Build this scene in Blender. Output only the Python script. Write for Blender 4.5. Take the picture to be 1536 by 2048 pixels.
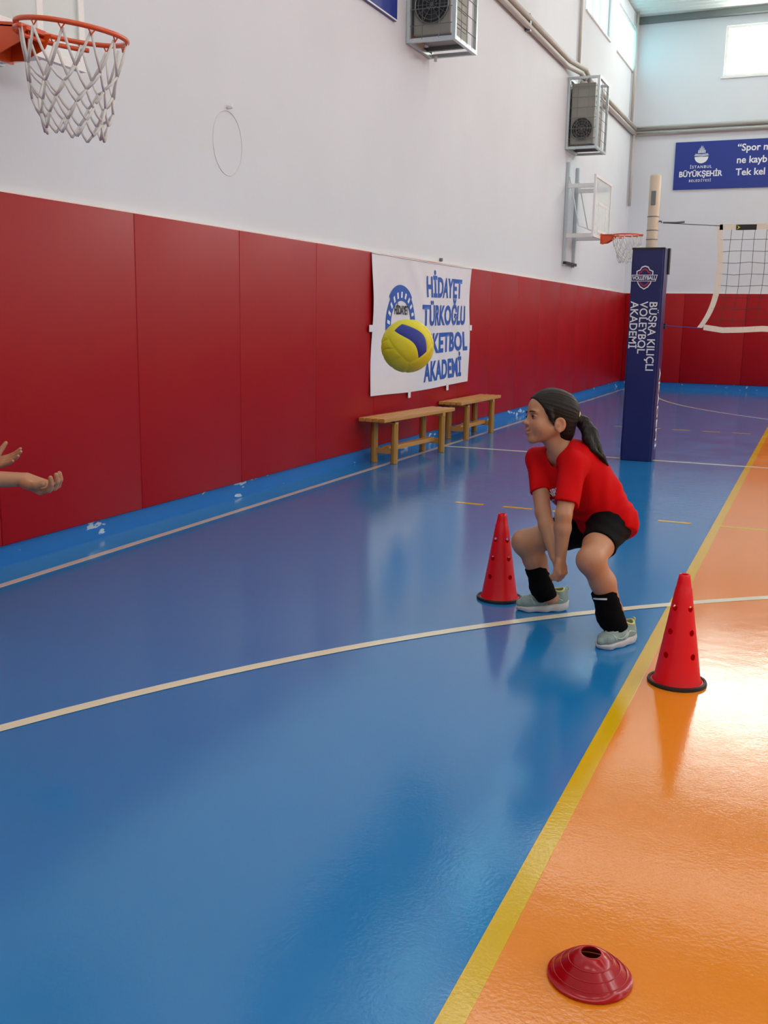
import bpy, bmesh, math, random
import numpy as np
from mathutils import Vector, Matrix
from mathutils.bvhtree import BVHTree

random.seed(7)
for _o in list(bpy.data.objects):
    bpy.data.objects.remove(_o)
SC = bpy.context.scene
COL = SC.collection
PI = math.pi

# ------------------------------------------------------------------ camera
CAM_C = np.array([0.0, 0.0, 1.275])
FPX = 2009.2
YAW, PITCH, ROLL = 0.40368, 0.19042, 0.01666
_fw = np.array([-math.sin(YAW) * math.cos(PITCH), math.cos(YAW) * math.cos(PITCH), -math.sin(PITCH)])
_r0 = np.array([math.cos(YAW), math.sin(YAW), 0.0])
_u0 = np.cross(_r0, _fw)
RT = _r0 * math.cos(ROLL) + _u0 * math.sin(ROLL)
UP = -_r0 * math.sin(ROLL) + _u0 * math.cos(ROLL)
FW = _fw


def at(px, py, d):
    """point of the hall seen at photo pixel (px, py), d metres along the view axis"""
    return CAM_C + d * (FW + RT * (px - 768) / FPX - UP * (py - 1024) / FPX)


cam_d = bpy.data.cameras.new('camera')
cam = bpy.data.objects.new('camera', cam_d)
COL.objects.link(cam)
cam_d.sensor_fit = 'VERTICAL'
cam_d.sensor_height = 36.0
cam_d.lens = FPX / 2048 * 36.0
cam_d.clip_end = 100
cam_d.clip_start = 0.05
m = Matrix.Identity(4)
for i in range(3):
    m[i][0], m[i][1], m[i][2], m[i][3] = RT[i], UP[i], -FW[i], CAM_C[i]
cam.matrix_world = m
SC.camera = cam

# ------------------------------------------------------------------ world and exposure
w = bpy.data.worlds.new('sky')
SC.world = w
w.use_nodes = True
w.node_tree.nodes['Background'].inputs[0].default_value = (0.75, 0.86, 1.0, 1)
w.node_tree.nodes['Background'].inputs[1].default_value = 1.0
SC.view_settings.view_transform = 'Standard'
SC.view_settings.look = 'None'
SC.view_settings.exposure = 0.24
SC.view_settings.gamma = 1.0
SC.view_settings.use_curve_mapping = False
try:
    SC.cycles.max_bounces = 5
    SC.cycles.diffuse_bounces = 4
    SC.cycles.glossy_bounces = 2
    SC.cycles.caustics_reflective = False
    SC.cycles.caustics_refractive = False
    SC.cycles.use_adaptive_sampling = True
    SC.cycles.adaptive_threshold = 0.04
    SC.cycles.sample_clamp_indirect = 6.0
except Exception:
    pass
# strengths of what gives light: high windows (right and near added), mostly added roof-light strips
L_FAR, L_LEFT, L_RIGHT, L_NEAR, L_ROOF = 14.0, 3.2, 6.8, 3.4, 3.0

# ------------------------------------------------------------------ helpers


def s2l(c):
    return c / 12.92 if c <= 0.04045 else ((c + 0.055) / 1.055) ** 2.4


def rgb(r, g, b):
    return (s2l(r / 255), s2l(g / 255), s2l(b / 255), 1.0)


def mat(name, col, rough=0.5, metal=0.0, var=0.06, vscale=6.0, bump=0.0, bscale=60.0, coat=0.0, spec=0.5,
        stretch=None, sss=0.0, vcol=False):
    mt = bpy.data.materials.new(name)
    mt.use_nodes = True
    nt = mt.node_tree
    b = nt.nodes['Principled BSDF']
    b.inputs['Roughness'].default_value = rough
    b.inputs['Metallic'].default_value = metal
    b.inputs['Specular IOR Level'].default_value = spec
    b.inputs['Coat Weight'].default_value = coat
    b.inputs['Coat Roughness'].default_value = 0.08
    if sss:
        b.inputs['Subsurface Weight'].default_value = sss
        b.inputs['Subsurface Radius'].default_value = (0.012, 0.005, 0.003)
        b.inputs['Subsurface Scale'].default_value = 1.0
    tc = nt.nodes.new('ShaderNodeTexCoord')
    mp = nt.nodes.new('ShaderNodeMapping')
    nt.links.new(tc.outputs['Object'], mp.inputs[0])
    if stretch:
        mp.inputs['Scale'].default_value = stretch
    nz = nt.nodes.new('ShaderNodeTexNoise')
    nz.inputs['Scale'].default_value = vscale
    nz.inputs['Detail'].default_value = 4
    nt.links.new(mp.outputs[0], nz.inputs['Vector'])
    mx = nt.nodes.new('ShaderNodeMix')
    mx.data_type = 'RGBA'
    mx.inputs['A'].default_value = tuple(c * (1 - var) for c in col[:3]) + (1,)
    mx.inputs['B'].default_value = tuple(min(1, c * (1 + var)) for c in col[:3]) + (1,)
    nt.links.new(nz.outputs['Fac'], mx.inputs['Factor'])
    out = mx.outputs['Result']
    if vcol:
        at_ = nt.nodes.new('ShaderNodeAttribute')
        at_.attribute_name = 'tint'
        m2 = nt.nodes.new('ShaderNodeMix')
        m2.data_type = 'RGBA'
        m2.blend_type = 'MULTIPLY'
        m2.inputs['Factor'].default_value = 1.0
        nt.links.new(out, m2.inputs['A'])
        nt.links.new(at_.outputs['Color'], m2.inputs['B'])
        out = m2.outputs['Result']
    nt.links.new(out, b.inputs['Base Color'])
    if bump:
        nb = nt.nodes.new('ShaderNodeTexNoise')
        nb.inputs['Scale'].default_value = bscale
        nb.inputs['Detail'].default_value = 3
        nt.links.new(mp.outputs[0], nb.inputs['Vector'])
        bp = nt.nodes.new('ShaderNodeBump')
        bp.inputs['Strength'].default_value = bump
        bp.inputs['Distance'].default_value = 0.01
        nt.links.new(nb.outputs['Fac'], bp.inputs['Height'])
        nt.links.new(bp.outputs[0], b.inputs['Normal'])
    return mt


def emit_mat(name, col, strength):
    mt = bpy.data.materials.new(name)
    mt.use_nodes = True
    nt = mt.node_tree
    b = nt.nodes['Principled BSDF']
    b.inputs['Base Color'].default_value = (0.6, 0.6, 0.6, 1)
    b.inputs['Roughness'].default_value = 0.3
    b.inputs['Emission Color'].default_value = col
    b.inputs['Emission Strength'].default_value = strength
    return mt


class MB:
    """collects shapes into one mesh"""

    def __init__(self):
        self.v, self.f = [], []

    def add(self, vs, fs):
        n = len(self.v)
        self.v += [tuple(float(c) for c in p) for p in vs]
        self.f += [tuple(n + i for i in f) for f in fs]
        return self

    def box(self, x0, x1, y0, y1, z0, z1, M=None):
        vs = [(x, y, z) for z in (z0, z1) for y in (y0, y1) for x in (x0, x1)]
        if M is not None:
            vs = [tuple(M @ Vector(p)) for p in vs]
        return self.add(vs, [(0, 2, 3, 1), (4, 5, 7, 6), (0, 1, 5, 4), (1, 3, 7, 5), (3, 2, 6, 7), (2, 0, 4, 6)])

    def tube(self, pts, r, n=8, closed=False, cap=True):
        pts = [Vector(p) for p in pts]
        N = len(pts)
        rs = r if isinstance(r, (list, tuple)) else [r] * N
        vs, fs = [], []
        prev = None
        for i, p in enumerate(pts):
            if closed:
                t = pts[(i + 1) % N] - pts[i - 1]
            else:
                t = pts[min(i + 1, N - 1)] - pts[max(i - 1, 0)]
            if t.length < 1e-9:
                t = Vector((0, 0, 1))
            t.normalize()
            if prev is None:
                a = Vector((0, 0, 1)) if abs(t.z) < 0.9 else Vector((1, 0, 0))
                nx = t.cross(a).normalized()
            else:
                nx = (prev - t * prev.dot(t)).normalized()
            prev = nx
            ny = t.cross(nx)
            for k in range(n):
                a = 2 * PI * k / n
                vs.append(p + (nx * math.cos(a) + ny * math.sin(a)) * rs[i])
        M_ = N if closed else N - 1
        for i in range(M_):
            for k in range(n):
                a, b = i * n + k, i * n + (k + 1) % n
                c, d = ((i + 1) % N) * n + (k + 1) % n, ((i + 1) % N) * n + k
                fs.append((a, b, c, d))
        if cap and not closed:
            fs.append(tuple(range(n - 1, -1, -1)))
            fs.append(tuple((N - 1) * n + k for k in range(n)))
        return self.add(vs, fs)

    def lathe(self, prof, n=32, c=(0, 0, 0), close=False):
        vs, fs = [], []
        for (r, z) in prof:
            for k in range(n):
                a = 2 * PI * k / n
                vs.append((c[0] + r * math.cos(a), c[1] + r * math.sin(a), c[2] + z))
        P = len(prof)
        for i in range(P if close else P - 1):
            for k in range(n):
                j = (i + 1) % P
                fs.append((i * n + k, i * n + (k + 1) % n, j * n + (k + 1) % n, j * n + k))
        return self.add(vs, fs)

    def prism(self, poly, h, M):
        """flat outline extruded by h along local z, placed by matrix M"""
        n = len(poly)
        vs = [tuple(M @ Vector((x, y, 0))) for x, y in poly] + [tuple(M @ Vector((x, y, h))) for x, y in poly]
        fs = [tuple(range(n - 1, -1, -1)), tuple(range(n, 2 * n))]
        fs += [(i, (i + 1) % n, n + (i + 1) % n, n + i) for i in range(n)]
        return self.add(vs, fs)

    def mesh(self, name):
        me = bpy.data.meshes.new(name)
        me.from_pydata(self.v, [], self.f)
        me.update()
        return me

    def build(self, name, mt, parent=None, smooth=False, bevel=0.0, loc=None):
        me = self.mesh(name)
        if bevel:
            bm = bmesh.new()
            bm.from_mesh(me)
            bmesh.ops.recalc_face_normals(bm, faces=bm.faces)
            bmesh.ops.bevel(bm, geom=list(bm.edges), offset=bevel, segments=2, affect='EDGES', profile=0.5)
            bm.to_mesh(me)
            bm.free()
        return link(name, me, mt, parent, smooth, loc)


def link(name, me, mt, parent=None, smooth=False, loc=None):
    if mt is not None and not me.materials:
        me.materials.append(mt)
    if smooth:
        for p in me.polygons:
            p.use_smooth = True
    o = bpy.data.objects.new(name, me)
    COL.objects.link(o)
    if parent is not None:
        o.parent = parent
    if loc is not None:
        o.location = loc
    return o


def smooth_by_angle(me, ang=0.6):
    bm = bmesh.new()
    bm.from_mesh(me)
    for f in bm.faces:
        f.smooth = True
    for e in bm.edges:
        if len(e.link_faces) == 2 and e.calc_face_angle(0) > ang:
            e.smooth = False
    bm.to_mesh(me)
    bm.free()


def tag(o, label, cat, group=None):
    o['label'] = label
    o['category'] = cat
    if group:
        o['group'] = group
    return o


def thing(name, label, cat, loc=(0, 0, 0), rz=0.0, group=None):
    o = bpy.data.objects.new(name, None)
    COL.objects.link(o)
    o.location = loc
    o.rotation_euler = (0, 0, rz)
    o.empty_display_size = 0.1
    return tag(o, label, cat, group)


def struct(o):
    o['kind'] = 'structure'
    return o


def stuff(o):
    o['kind'] = 'stuff'
    return o


def copy_tree(o, parent=None):
    c = o.copy()
    COL.objects.link(c)
    c.parent = parent
    for ch in list(o.children):
        copy_tree(ch, c)
    return c


def basis(o, x, y):
    """matrix with origin o, local x and y along the given directions"""
    x = Vector(x).normalized()
    y = Vector(y)
    z = x.cross(y).normalized()
    y = z.cross(x).normalized()
    M = Matrix.Identity(4)
    for i in range(3):
        M[i][0], M[i][1], M[i][2], M[i][3] = x[i], y[i], z[i], o[i]
    return M


def text_mesh(body, size, bold=0.0, align='CENTER', extrude=0.0, sx=1.0, spacing=1.0, grid=0.0):
    cu = bpy.data.curves.new('t', 'FONT')
    cu.body = body
    cu.size = size
    cu.align_x = align
    cu.align_y = 'CENTER'
    cu.offset = bold
    cu.extrude = extrude
    cu.space_character = spacing
    cu.resolution_u = 3
    o = bpy.data.objects.new('t', cu)
    COL.objects.link(o)
    bpy.context.view_layer.update()
    dg = bpy.context.evaluated_depsgraph_get()
    me = bpy.data.meshes.new_from_object(o.evaluated_get(dg))
    bpy.data.objects.remove(o)
    bpy.data.curves.remove(cu)
    me.materials.clear()
    if sx != 1.0:
        me.transform(Matrix.Diagonal((sx, 1, 1, 1)))
    if grid:
        bm = bmesh.new()
        bm.from_mesh(me)
        bmesh.ops.remove_doubles(bm, verts=bm.verts, dist=1e-6)
        bmesh.ops.triangulate(bm, faces=bm.faces)
        xs = [v.co.x for v in bm.verts]
        ys = [v.co.y for v in bm.verts]
        for ax, lo, hi in ((0, min(xs), max(xs)), (1, min(ys), max(ys))):
            k = lo + grid
            while k < hi:
                co = Vector((k, 0, 0)) if ax == 0 else Vector((0, k, 0))
                no = Vector((1, 0, 0)) if ax == 0 else Vector((0, 1, 0))
                bmesh.ops.bisect_plane(bm, geom=list(bm.verts) + list(bm.edges) + list(bm.faces),
                                       plane_co=co, plane_no=no)
                k += grid
        bm.to_mesh(me)
        bm.free()
    return me


def put_text(name, body, size, M, mt, parent, **kw):
    me = text_mesh(body, size, extrude=0.0006, **kw)
    me.transform(M)
    return link(name, me, mt, parent)


# ------------------------------------------------------------------ materials
M_WALL = mat('white_plaster', rgb(218, 223, 228), 0.75, var=0.05, vscale=1.3, bump=0.15, bscale=9)
M_PAD = mat('red_vinyl', rgb(162, 2, 14), 0.42, spec=0.27, var=0.05, vscale=2.0, bump=0.12, bscale=4)
M_SEAM = mat('red_vinyl_piping', rgb(150, 14, 26), 0.3, var=0.05)
M_CEIL = mat('ceiling_sheet', rgb(205, 208, 205), 0.45, metal=0.3, var=0.05)
M_STEEL = mat('grey_steel', rgb(120, 124, 124), 0.4, metal=0.7, var=0.08)
M_GALV = mat('galvanised_steel', rgb(196, 206, 208), 0.4, metal=0.35, var=0.08, vscale=20)
M_WHITE = mat('white_paint', rgb(235, 235, 232), 0.45, var=0.04)
M_PIPE = mat('grey_white_pipe', rgb(190, 186, 178), 0.45, var=0.1, vscale=3)
M_AC = mat('air_conditioner_case', rgb(146, 145, 137), 0.5, var=0.06)
M_DARK = mat('dark_plastic', rgb(30, 28, 27), 0.5, var=0.1)
M_BLACK = mat('black_rubber', rgb(24, 24, 25), 0.55, var=0.1)
M_BLUESIGN = mat('blue_sign', rgb(24, 48, 140), 0.35, var=0.05)
M_PRINT = mat('white_print', rgb(232, 236, 238), 0.5, var=0.03)
M_NAVY = mat('navy_vinyl', rgb(22, 30, 92), 0.33, var=0.08, vscale=5, bump=0.25, bscale=6)
M_RED_PRINT = mat('red_print', rgb(180, 30, 50), 0.5, var=0.03)
M_BLUE_PRINT = mat('blue_print', rgb(24, 86, 176), 0.6, var=0.06)
M_CLOTH = mat('white_cloth', rgb(228, 226, 230), 0.8, var=0.03, vscale=14, bump=0.1, bscale=120)
M_WOOD = mat('honey_wood', rgb(200, 144, 68), 0.38, var=0.25, vscale=9, stretch=(8, 0.6, 8), coat=0.2)
M_WOODL = mat('honey_wood_leg', rgb(176, 128, 50), 0.38, var=0.22, vscale=9, stretch=(8, 8, 0.8), coat=0.2)
M_ORANGE = mat('orange_rim_paint', rgb(216, 78, 22), 0.35, var=0.06, coat=0.3)
M_CORD = mat('white_cord', rgb(222, 220, 214), 0.8, var=0.08, vscale=80)
M_POST = mat('cream_post', rgb(214, 200, 174), 0.4, var=0.08)
M_NETTAPE = mat('cream_net_tape', rgb(236, 230, 214), 0.7, var=0.06, vscale=18)
M_NETCORD = mat('dark_net_cord', rgb(52, 52, 52), 0.7, var=0.1)
M_CONE = mat('red_cone_plastic', rgb(255, 26, 38), 0.34, var=0.0, coat=0.2, sss=0.0)


def make_translucent(mt, col, fac):
    nt = mt.node_tree
    b = nt.nodes['Principled BSDF']
    o = [n for n in nt.nodes if n.type == 'OUTPUT_MATERIAL'][0]
    tr = nt.nodes.new('ShaderNodeBsdfTranslucent')
    tr.inputs[0].default_value = col
    mx = nt.nodes.new('ShaderNodeMixShader')
    mx.inputs[0].default_value = fac
    nt.links.new(b.outputs[0], mx.inputs[1])
    nt.links.new(tr.outputs[0], mx.inputs[2])
    nt.links.new(mx.outputs[0], o.inputs[0])


make_translucent(M_CONE, rgb(255, 40, 46), 0.3)
M_DISC = mat('red_disc_plastic', rgb(172, 0, 16), 0.2, var=0.04, coat=0.15, spec=0.4)
M_YBALL = mat('yellow_ball_panel', rgb(220, 208, 26), 0.5, var=0.05, bump=0.3, bscale=500)
M_BBALL = mat('blue_ball_panel', rgb(26, 44, 140), 0.5, var=0.05, bump=0.3, bscale=500)
M_SKIN = mat('skin', rgb(188, 135, 99), 0.48, var=0.05, vscale=30, sss=0.12, vcol=True)
M_HAIR = mat('dark_brown_hair', rgb(27, 19, 14), 0.5, spec=0.25, var=0.4, vscale=30, bump=0.1, bscale=160, stretch=(1, 1, 0.3))
M_TEE = mat('red_tee', rgb(204, 4, 10), 0.8, spec=0.15, var=0.05, vscale=20, bump=0.15, bscale=260)
M_SHORT = mat('black_shorts', rgb(10, 10, 12), 0.8, spec=0.12, var=0.1, vscale=20)
M_KPAD = mat('black_knee_pad', rgb(8, 8, 9), 0.9, spec=0.1, var=0.15, vscale=60, bump=0.4, bscale=300)
M_SHOE = mat('mint_grey_shoe', rgb(142, 164, 156), 0.7, var=0.12, vscale=40, bump=0.3, bscale=200)
M_SOLE = mat('off_white_sole', rgb(205, 202, 198), 0.55, var=0.05)
M_LACE = mat('pale_lace', rgb(190, 206, 198), 0.8, var=0.05)
M_LINING = mat('yellow_green_lining', rgb(206, 210, 140), 0.8, var=0.05)
M_TIE = mat('pale_yellow_hair_tie', rgb(226, 222, 150), 0.8, var=0.05)
M_EYEW = mat('eye_white', rgb(196, 184, 176), 0.25, var=0.02)
M_IRIS = mat('dark_iris', rgb(30, 18, 12), 0.15, var=0.1)
M_BROW = mat('brow_hair', rgb(52, 34, 24), 0.7, var=0.2)


def glass_mat():
    mt = bpy.data.materials.new('board_acrylic')
    mt.use_nodes = True
    b = mt.node_tree.nodes['Principled BSDF']
    b.inputs['Base Color'].default_value = (0.86, 0.93, 0.90, 1)
    b.inputs['Roughness'].default_value = 0.05
    b.inputs['Alpha'].default_value = 0.45
    nz = mt.node_tree.nodes.new('ShaderNodeTexNoise')
    nz.inputs['Scale'].default_value = 3
    mr = mt.node_tree.nodes.new('ShaderNodeMapRange')
    mr.inputs['To Min'].default_value = 0.04
    mr.inputs['To Max'].default_value = 0.14
    mt.node_tree.links.new(nz.outputs['Fac'], mr.inputs['Value'])
    mt.node_tree.links.new(mr.outputs[0], b.inputs['Roughness'])
    return mt


M_GLASS = glass_mat()


def floor_mat(name, col, rough=0.115, var=0.05, patch=0.0):
    """resin-coated sports floor: gloss with faint orange peel, soft waves and scuffs"""
    mt = bpy.data.materials.new(name)
    mt.use_nodes = True
    nt = mt.node_tree
    b = nt.nodes['Principled BSDF']
    geo = nt.nodes.new('ShaderNodeNewGeometry')
    n1 = nt.nodes.new('ShaderNodeTexNoise')
    n1.inputs['Scale'].default_value = 0.9
    n1.inputs['Detail'].default_value = 5
    nt.links.new(geo.outputs['Position'], n1.inputs['Vector'])
    mx = nt.nodes.new('ShaderNodeMix')
    mx.data_type = 'RGBA'
    mx.inputs['A'].default_value = tuple(c * (1 - var) for c in col[:3]) + (1,)
    mx.inputs['B'].default_value = tuple(min(1, c * (1 + var)) for c in col[:3]) + (1,)
    nt.links.new(n1.outputs['Fac'], mx.inputs['Factor'])
    nt.links.new(mx.outputs['Result'], b.inputs['Base Color'])
    b.inputs['Specular IOR Level'].default_value = 0.62
    # roughness varies in scuffed streaks
    n2 = nt.nodes.new('ShaderNodeTexNoise')
    n2.inputs['Scale'].default_value = 2.2
    n2.inputs['Detail'].default_value = 6
    nt.links.new(geo.outputs['Position'], n2.inputs['Vector'])
    mr = nt.nodes.new('ShaderNodeMapRange')
    mr.inputs['From Min'].default_value = 0.3
    mr.inputs['From Max'].default_value = 0.75
    mr.inputs['To Min'].default_value = rough * 0.75
    mr.inputs['To Max'].default_value = rough * 1.4
    nt.links.new(n2.outputs['Fac'], mr.inputs['Value'])
    nt.links.new(mr.outputs[0], b.inputs['Roughness'])
    n3 = nt.nodes.new('ShaderNodeTexNoise')
    n3.inputs['Scale'].default_value = 100
    n3.inputs['Detail'].default_value = 3
    nt.links.new(geo.outputs['Position'], n3.inputs['Vector'])
    n4 = nt.nodes.new('ShaderNodeTexNoise')
    n4.inputs['Scale'].default_value = 14
    n4.inputs['Detail'].default_value = 2
    nt.links.new(geo.outputs['Position'], n4.inputs['Vector'])
    b1 = nt.nodes.new('ShaderNodeBump')
    b1.inputs['Strength'].default_value = 0.055
    b1.inputs['Distance'].default_value = 0.006
    nt.links.new(n3.outputs['Fac'], b1.inputs['Height'])
    b2 = nt.nodes.new('ShaderNodeBump')
    b2.inputs['Strength'].default_value = 0.035
    b2.inputs['Distance'].default_value = 0.012
    nt.links.new(n4.outputs['Fac'], b2.inputs['Height'])
    nt.links.new(b1.outputs[0], b2.inputs['Normal'])
    nt.links.new(b2.outputs[0], b.inputs['Normal'])
    return mt


M_FBLUE = floor_mat('blue_resin_floor', rgb(30, 124, 188))
M_FORANGE = floor_mat('orange_resin_floor', rgb(238, 140, 30))
M_LYELLOW = floor_mat('yellow_line_paint', rgb(222, 180, 0))
M_LWHITE = floor_mat('cream_line_paint', rgb(236, 228, 200))
M_LPINK = floor_mat('peach_line_paint', rgb(222, 190, 160))


def base_mat():
    mt = mat('blue_baseboard_paint', rgb(34, 118, 190), 0.4, var=0.08)
    nt = mt.node_tree
    b = nt.nodes['Principled BSDF']
    src = b.inputs['Base Color'].links[0].from_socket
    geo = nt.nodes.new('ShaderNodeNewGeometry')
    mp = nt.nodes.new('ShaderNodeMapping')
    mp.inputs['Scale'].default_value = (1, 0.45, 1.3)
    nt.links.new(geo.outputs['Position'], mp.inputs[0])
    nz = nt.nodes.new('ShaderNodeTexNoise')
    nz.inputs['Scale'].default_value = 9
    nz.inputs['Detail'].default_value = 5
    nt.links.new(mp.outputs[0], nz.inputs['Vector'])
    rp = nt.nodes.new('ShaderNodeValToRGB')
    rp.color_ramp.elements[0].position = 0.645
    rp.color_ramp.elements[1].position = 0.66
    nt.links.new(nz.outputs['Fac'], rp.inputs[0])
    mx = nt.nodes.new('ShaderNodeMix')
    mx.data_type = 'RGBA'
    mx.inputs['B'].default_value = rgb(205, 218, 222)
    nt.links.new(rp.outputs[0], mx.inputs['Factor'])
    nt.links.new(src, mx.inputs['A'])
    nt.links.new(mx.outputs['Result'], b.inputs['Base Color'])
    return mt


M_BASE = base_mat()

# ------------------------------------------------------------------ the hall
XL, XR, YN, YF, ZC = -3.75, 11.75, -1.5, 20.8, 6.95
PADX = 0.05          # pad thickness
CX = 3.95            # long axis of the courts
YC = 9.66            # centre line

floor = struct(MB().box(XL - 0.1, XR + 0.1, YN - 0.1, YF + 0.1, -0.1, 0).build('floor', M_FBLUE))


def flat(name, polys, z, mt):
    mb = MB()
    for poly in polys:
        n = len(poly)
        mb.add([(x, y, z) for x, y in poly] + [(x, y, 0.0) for x, y in poly],
               [tuple(range(n))] + [(i, n + i, n + (i + 1) % n, (i + 1) % n) for i in range(n)])
    me = mb.mesh(name)
    return link(name, me, mt, floor)


def rect(x0, x1, y0, y1):
    return [(x0, y0), (x1, y0), (x1, y1), (x0, y1)]


VX0, VX1 = -0.545, 8.445          # volleyball sidelines (outer edges)
VY0, VY1 = YC - 9.0, YC + 9.0
flat('orange_court_zone', [rect(VX0 + 0.01, VX1 - 0.01, YN + 0.9, YF - 0.7)], 0.0008, M_FORANGE)
for a, b in ((VX0, VX0 + 0.052), (VX1 - 0.052, VX1)):
    flat('volleyball_sideline', [rect(a, b, YN + 0.9, YF - 0.7)], 0.0016, M_LYELLOW)
for yy in (YC - 3.0, YC + 3.0):
    flat('attack_line', [rect(VX0 + 0.05, VX1 - 0.05, yy - 0.025, yy + 0.025)], 0.0014, M_LYELLOW)
    for k in range(5):
        x1 = VX0 - 0.135 - k * 0.352
        flat('attack_line_dash', [rect(x1 - 0.207, x1, yy - 0.022, yy + 0.022)], 0.0016, M_LYELLOW)
        x1 = VX1 + 0.135 + k * 0.352
        flat('attack_line_dash', [rect(x1, x1 + 0.207, yy - 0.022, yy + 0.022)], 0.0016, M_LYELLOW)
SLX = -3.475
flat('basketball_sideline', [rect(SLX - 0.022, SLX + 0.022, YN + 0.3, YF - 0.25)], 0.0016, M_LPINK)
flat('basketball_sideline', [rect(2 * CX - SLX - 0.022, 2 * CX - SLX + 0.022, YN + 0.3, YF - 0.25)], 0.0016, M_LPINK)
flat('centre_line', [rect(SLX, 2 * CX - SLX, YC - 0.025, YC + 0.025)], 0.002, M_LWHITE)


def arc_line(side):
    """three-point line: an arc round the basket with short straight ends"""
    cy0, R, wd = -0.36, 6.70, 0.05
    cx0 = 3.93
    out, inn = [], []
    n = 96
    a0 = math.acos(min(1, 6.52 / R))
    for i in range(n + 1):
        a = a0 + (PI - 2 * a0) * i / n
        for lst, rr in ((out, R + wd / 2), (inn, R - wd / 2)):
            x, y = cx0 + rr * math.cos(a), cy0 + rr * math.sin(a)
            lst.append((x, y if side < 0 else 2 * YC - y))
    polys = [[inn[i], inn[i + 1], out[i + 1], out[i]] for i in range(n)]
    if side < 0:
        polys = [p[::-1] for p in polys]
    mb = MB()
    for poly in polys:
        mb.add([(x, y, 0.002) for x, y in poly], [(0, 1, 2, 3)])
    me = mb.mesh('three_point_arc')
    bm = bmesh.new()
    bm.from_mesh(me)
    bmesh.ops.remove_doubles(bm, verts=bm.verts, dist=1e-5)
    for f in bm.faces:
        if f.normal.z < 0:
            f.normal_flip()
    bm.to_mesh(me)
    bm.free()
    link('three_point_arc', me, M_LWHITE, floor)


arc_line(-1)
arc_line(1)


def wall_boxes(axis, pos, thick, a0, a1, z0, z1, holes):
    """a wall slab with rectangular window holes [(a,b,z0,z1)]"""
    mb = MB()
    cuts = sorted(set([a0, a1] + [h[0] for h in holes] + [h[1] for h in holes]))

    def bx(p, q, u, v):
        if q - p < 1e-6 or v - u < 1e-6:
            return
        lo, hi = min(pos, pos + thick), max(pos, pos + thick)
        if axis == 'x':
            mb.box(lo, hi, p, q, u, v)
        else:
            mb.box(p, q, lo, hi, u, v)
    for p, q in zip(cuts[:-1], cuts[1:]):
        mid = (p + q) / 2
        hh = [h for h in holes if h[0] <= mid <= h[1]]
        z = z0
        for h in sorted(hh, key=lambda h: h[2]):
            bx(p, q, z, h[2])
            z = h[3]
        bx(p, q, z, z1)
    return mb


WZ0, WZ1 = 5.93, 6.72
left_w = [(18.8 - 2.52 * k, 20.6 - 2.52 * k, WZ0, WZ1) for k in range(8)]
added_right_w = [(18.8 - 2.52 * k, 20.6 - 2.52 * k, 4.9, WZ1) for k in range(8)]  # unseen windows, added for daylight from the right
far_w = [(-2.15 + 3.4 * k, 0.05 + 3.4 * k, 5.80, 6.69) for k in range(4)]
added_near_w = [(-2.15 + 3.4 * k, 0.05 + 3.4 * k, 4.9, 6.69) for k in range(4)]  # unseen windows behind the camera, added to brighten front faces
T = 0.22
wall_left = struct(wall_boxes('x', XL, -T, YN, YF, 0, ZC, left_w).build('wall_left', M_WALL))
wall_right = struct(wall_boxes('x', XR, T, YN, YF, 0, ZC, added_right_w).build('wall_right', M_WALL))
wall_far = struct(wall_boxes('y', YF, T, XL - T, XR + T, 0, ZC, far_w).build('wall_far', M_WALL))
wall_near = struct(wall_boxes('y', YN, -T, XL - T, XR + T, 0, ZC, added_near_w).build('wall_near', M_WALL))

# windows: frame, mullion and two bright panes
E_LEFT = emit_mat('bright_cyan_pane', rgb(138, 226, 238), L_LEFT)
E_FAR = emit_mat('bright_white_pane', rgb(244, 255, 244), L_FAR)
E_RIGHT = emit_mat('added_right_pane', rgb(250, 250, 252), L_RIGHT)
wn = 0


def window(axis, pos, out, h, em, panes):
    global wn
    wn += 1
    a0, a1, z0, z1 = h
    f = 0.045
    mb = MB()

    def bx(mb_, p, q, u, v, d0, d1):
        lo, hi = sorted((pos + out * d0, pos + out * d1))
        if axis == 'x':
            mb_.box(lo, hi, p, q, u, v)
        else:
            mb_.box(p, q, lo, hi, u, v)
    for (p, q, u, v) in ((a0, a1, z0, z0 + f), (a0, a1, z1 - f, z1), (a0, a0 + f, z0 + f, z1 - f), (a1 - f, a1, z0 + f, z1 - f)):
        bx(mb, p, q, u, v, 0.03, 0.10)
    ws = (a1 - a0 - 2 * f) / panes
    for k in range(1, panes):
        c = a0 + f + ws * k
        bx(mb, c - 0.022, c + 0.022, z0 + f, z1 - f, 0.03, 0.10)
    o = struct(mb.build('window_%d' % wn, M_WHITE))
    for k in range(panes):
        p = MB()
        bx(p, a0 + f + ws * k, a0 + f + ws * (k + 1), z0 + f, z1 - f, 0.06, 0.07)
        p.build('pane', em, o)
    s = MB()
    bx(s, a0 - 0.04, a1 + 0.04, z0 - 0.03, z0, -0.03, 0.1)
    s.build('sill', M_WHITE, o)


for h in left_w:
    window('x', XL, -1, h, E_LEFT, 3)
for h in far_w:
    window('y', YF, 1, h, E_FAR, 2)
E_NEAR = emit_mat('added_near_pane', rgb(250, 250, 248), L_NEAR)
for h in added_near_w:
    window('y', YN, -1, h, E_NEAR, 2)  # added glowing windows in the near wall
for h in added_right_w:
    window('x', XR, 1, h, E_RIGHT, 3)  # added glowing windows in the right wall

# ceiling: corrugated sheet with translucent, mostly added roof-light strips, steel purlins
E_ROOF = emit_mat('roof_and_fill_strip', rgb(253, 252, 246), L_ROOF)


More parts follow.
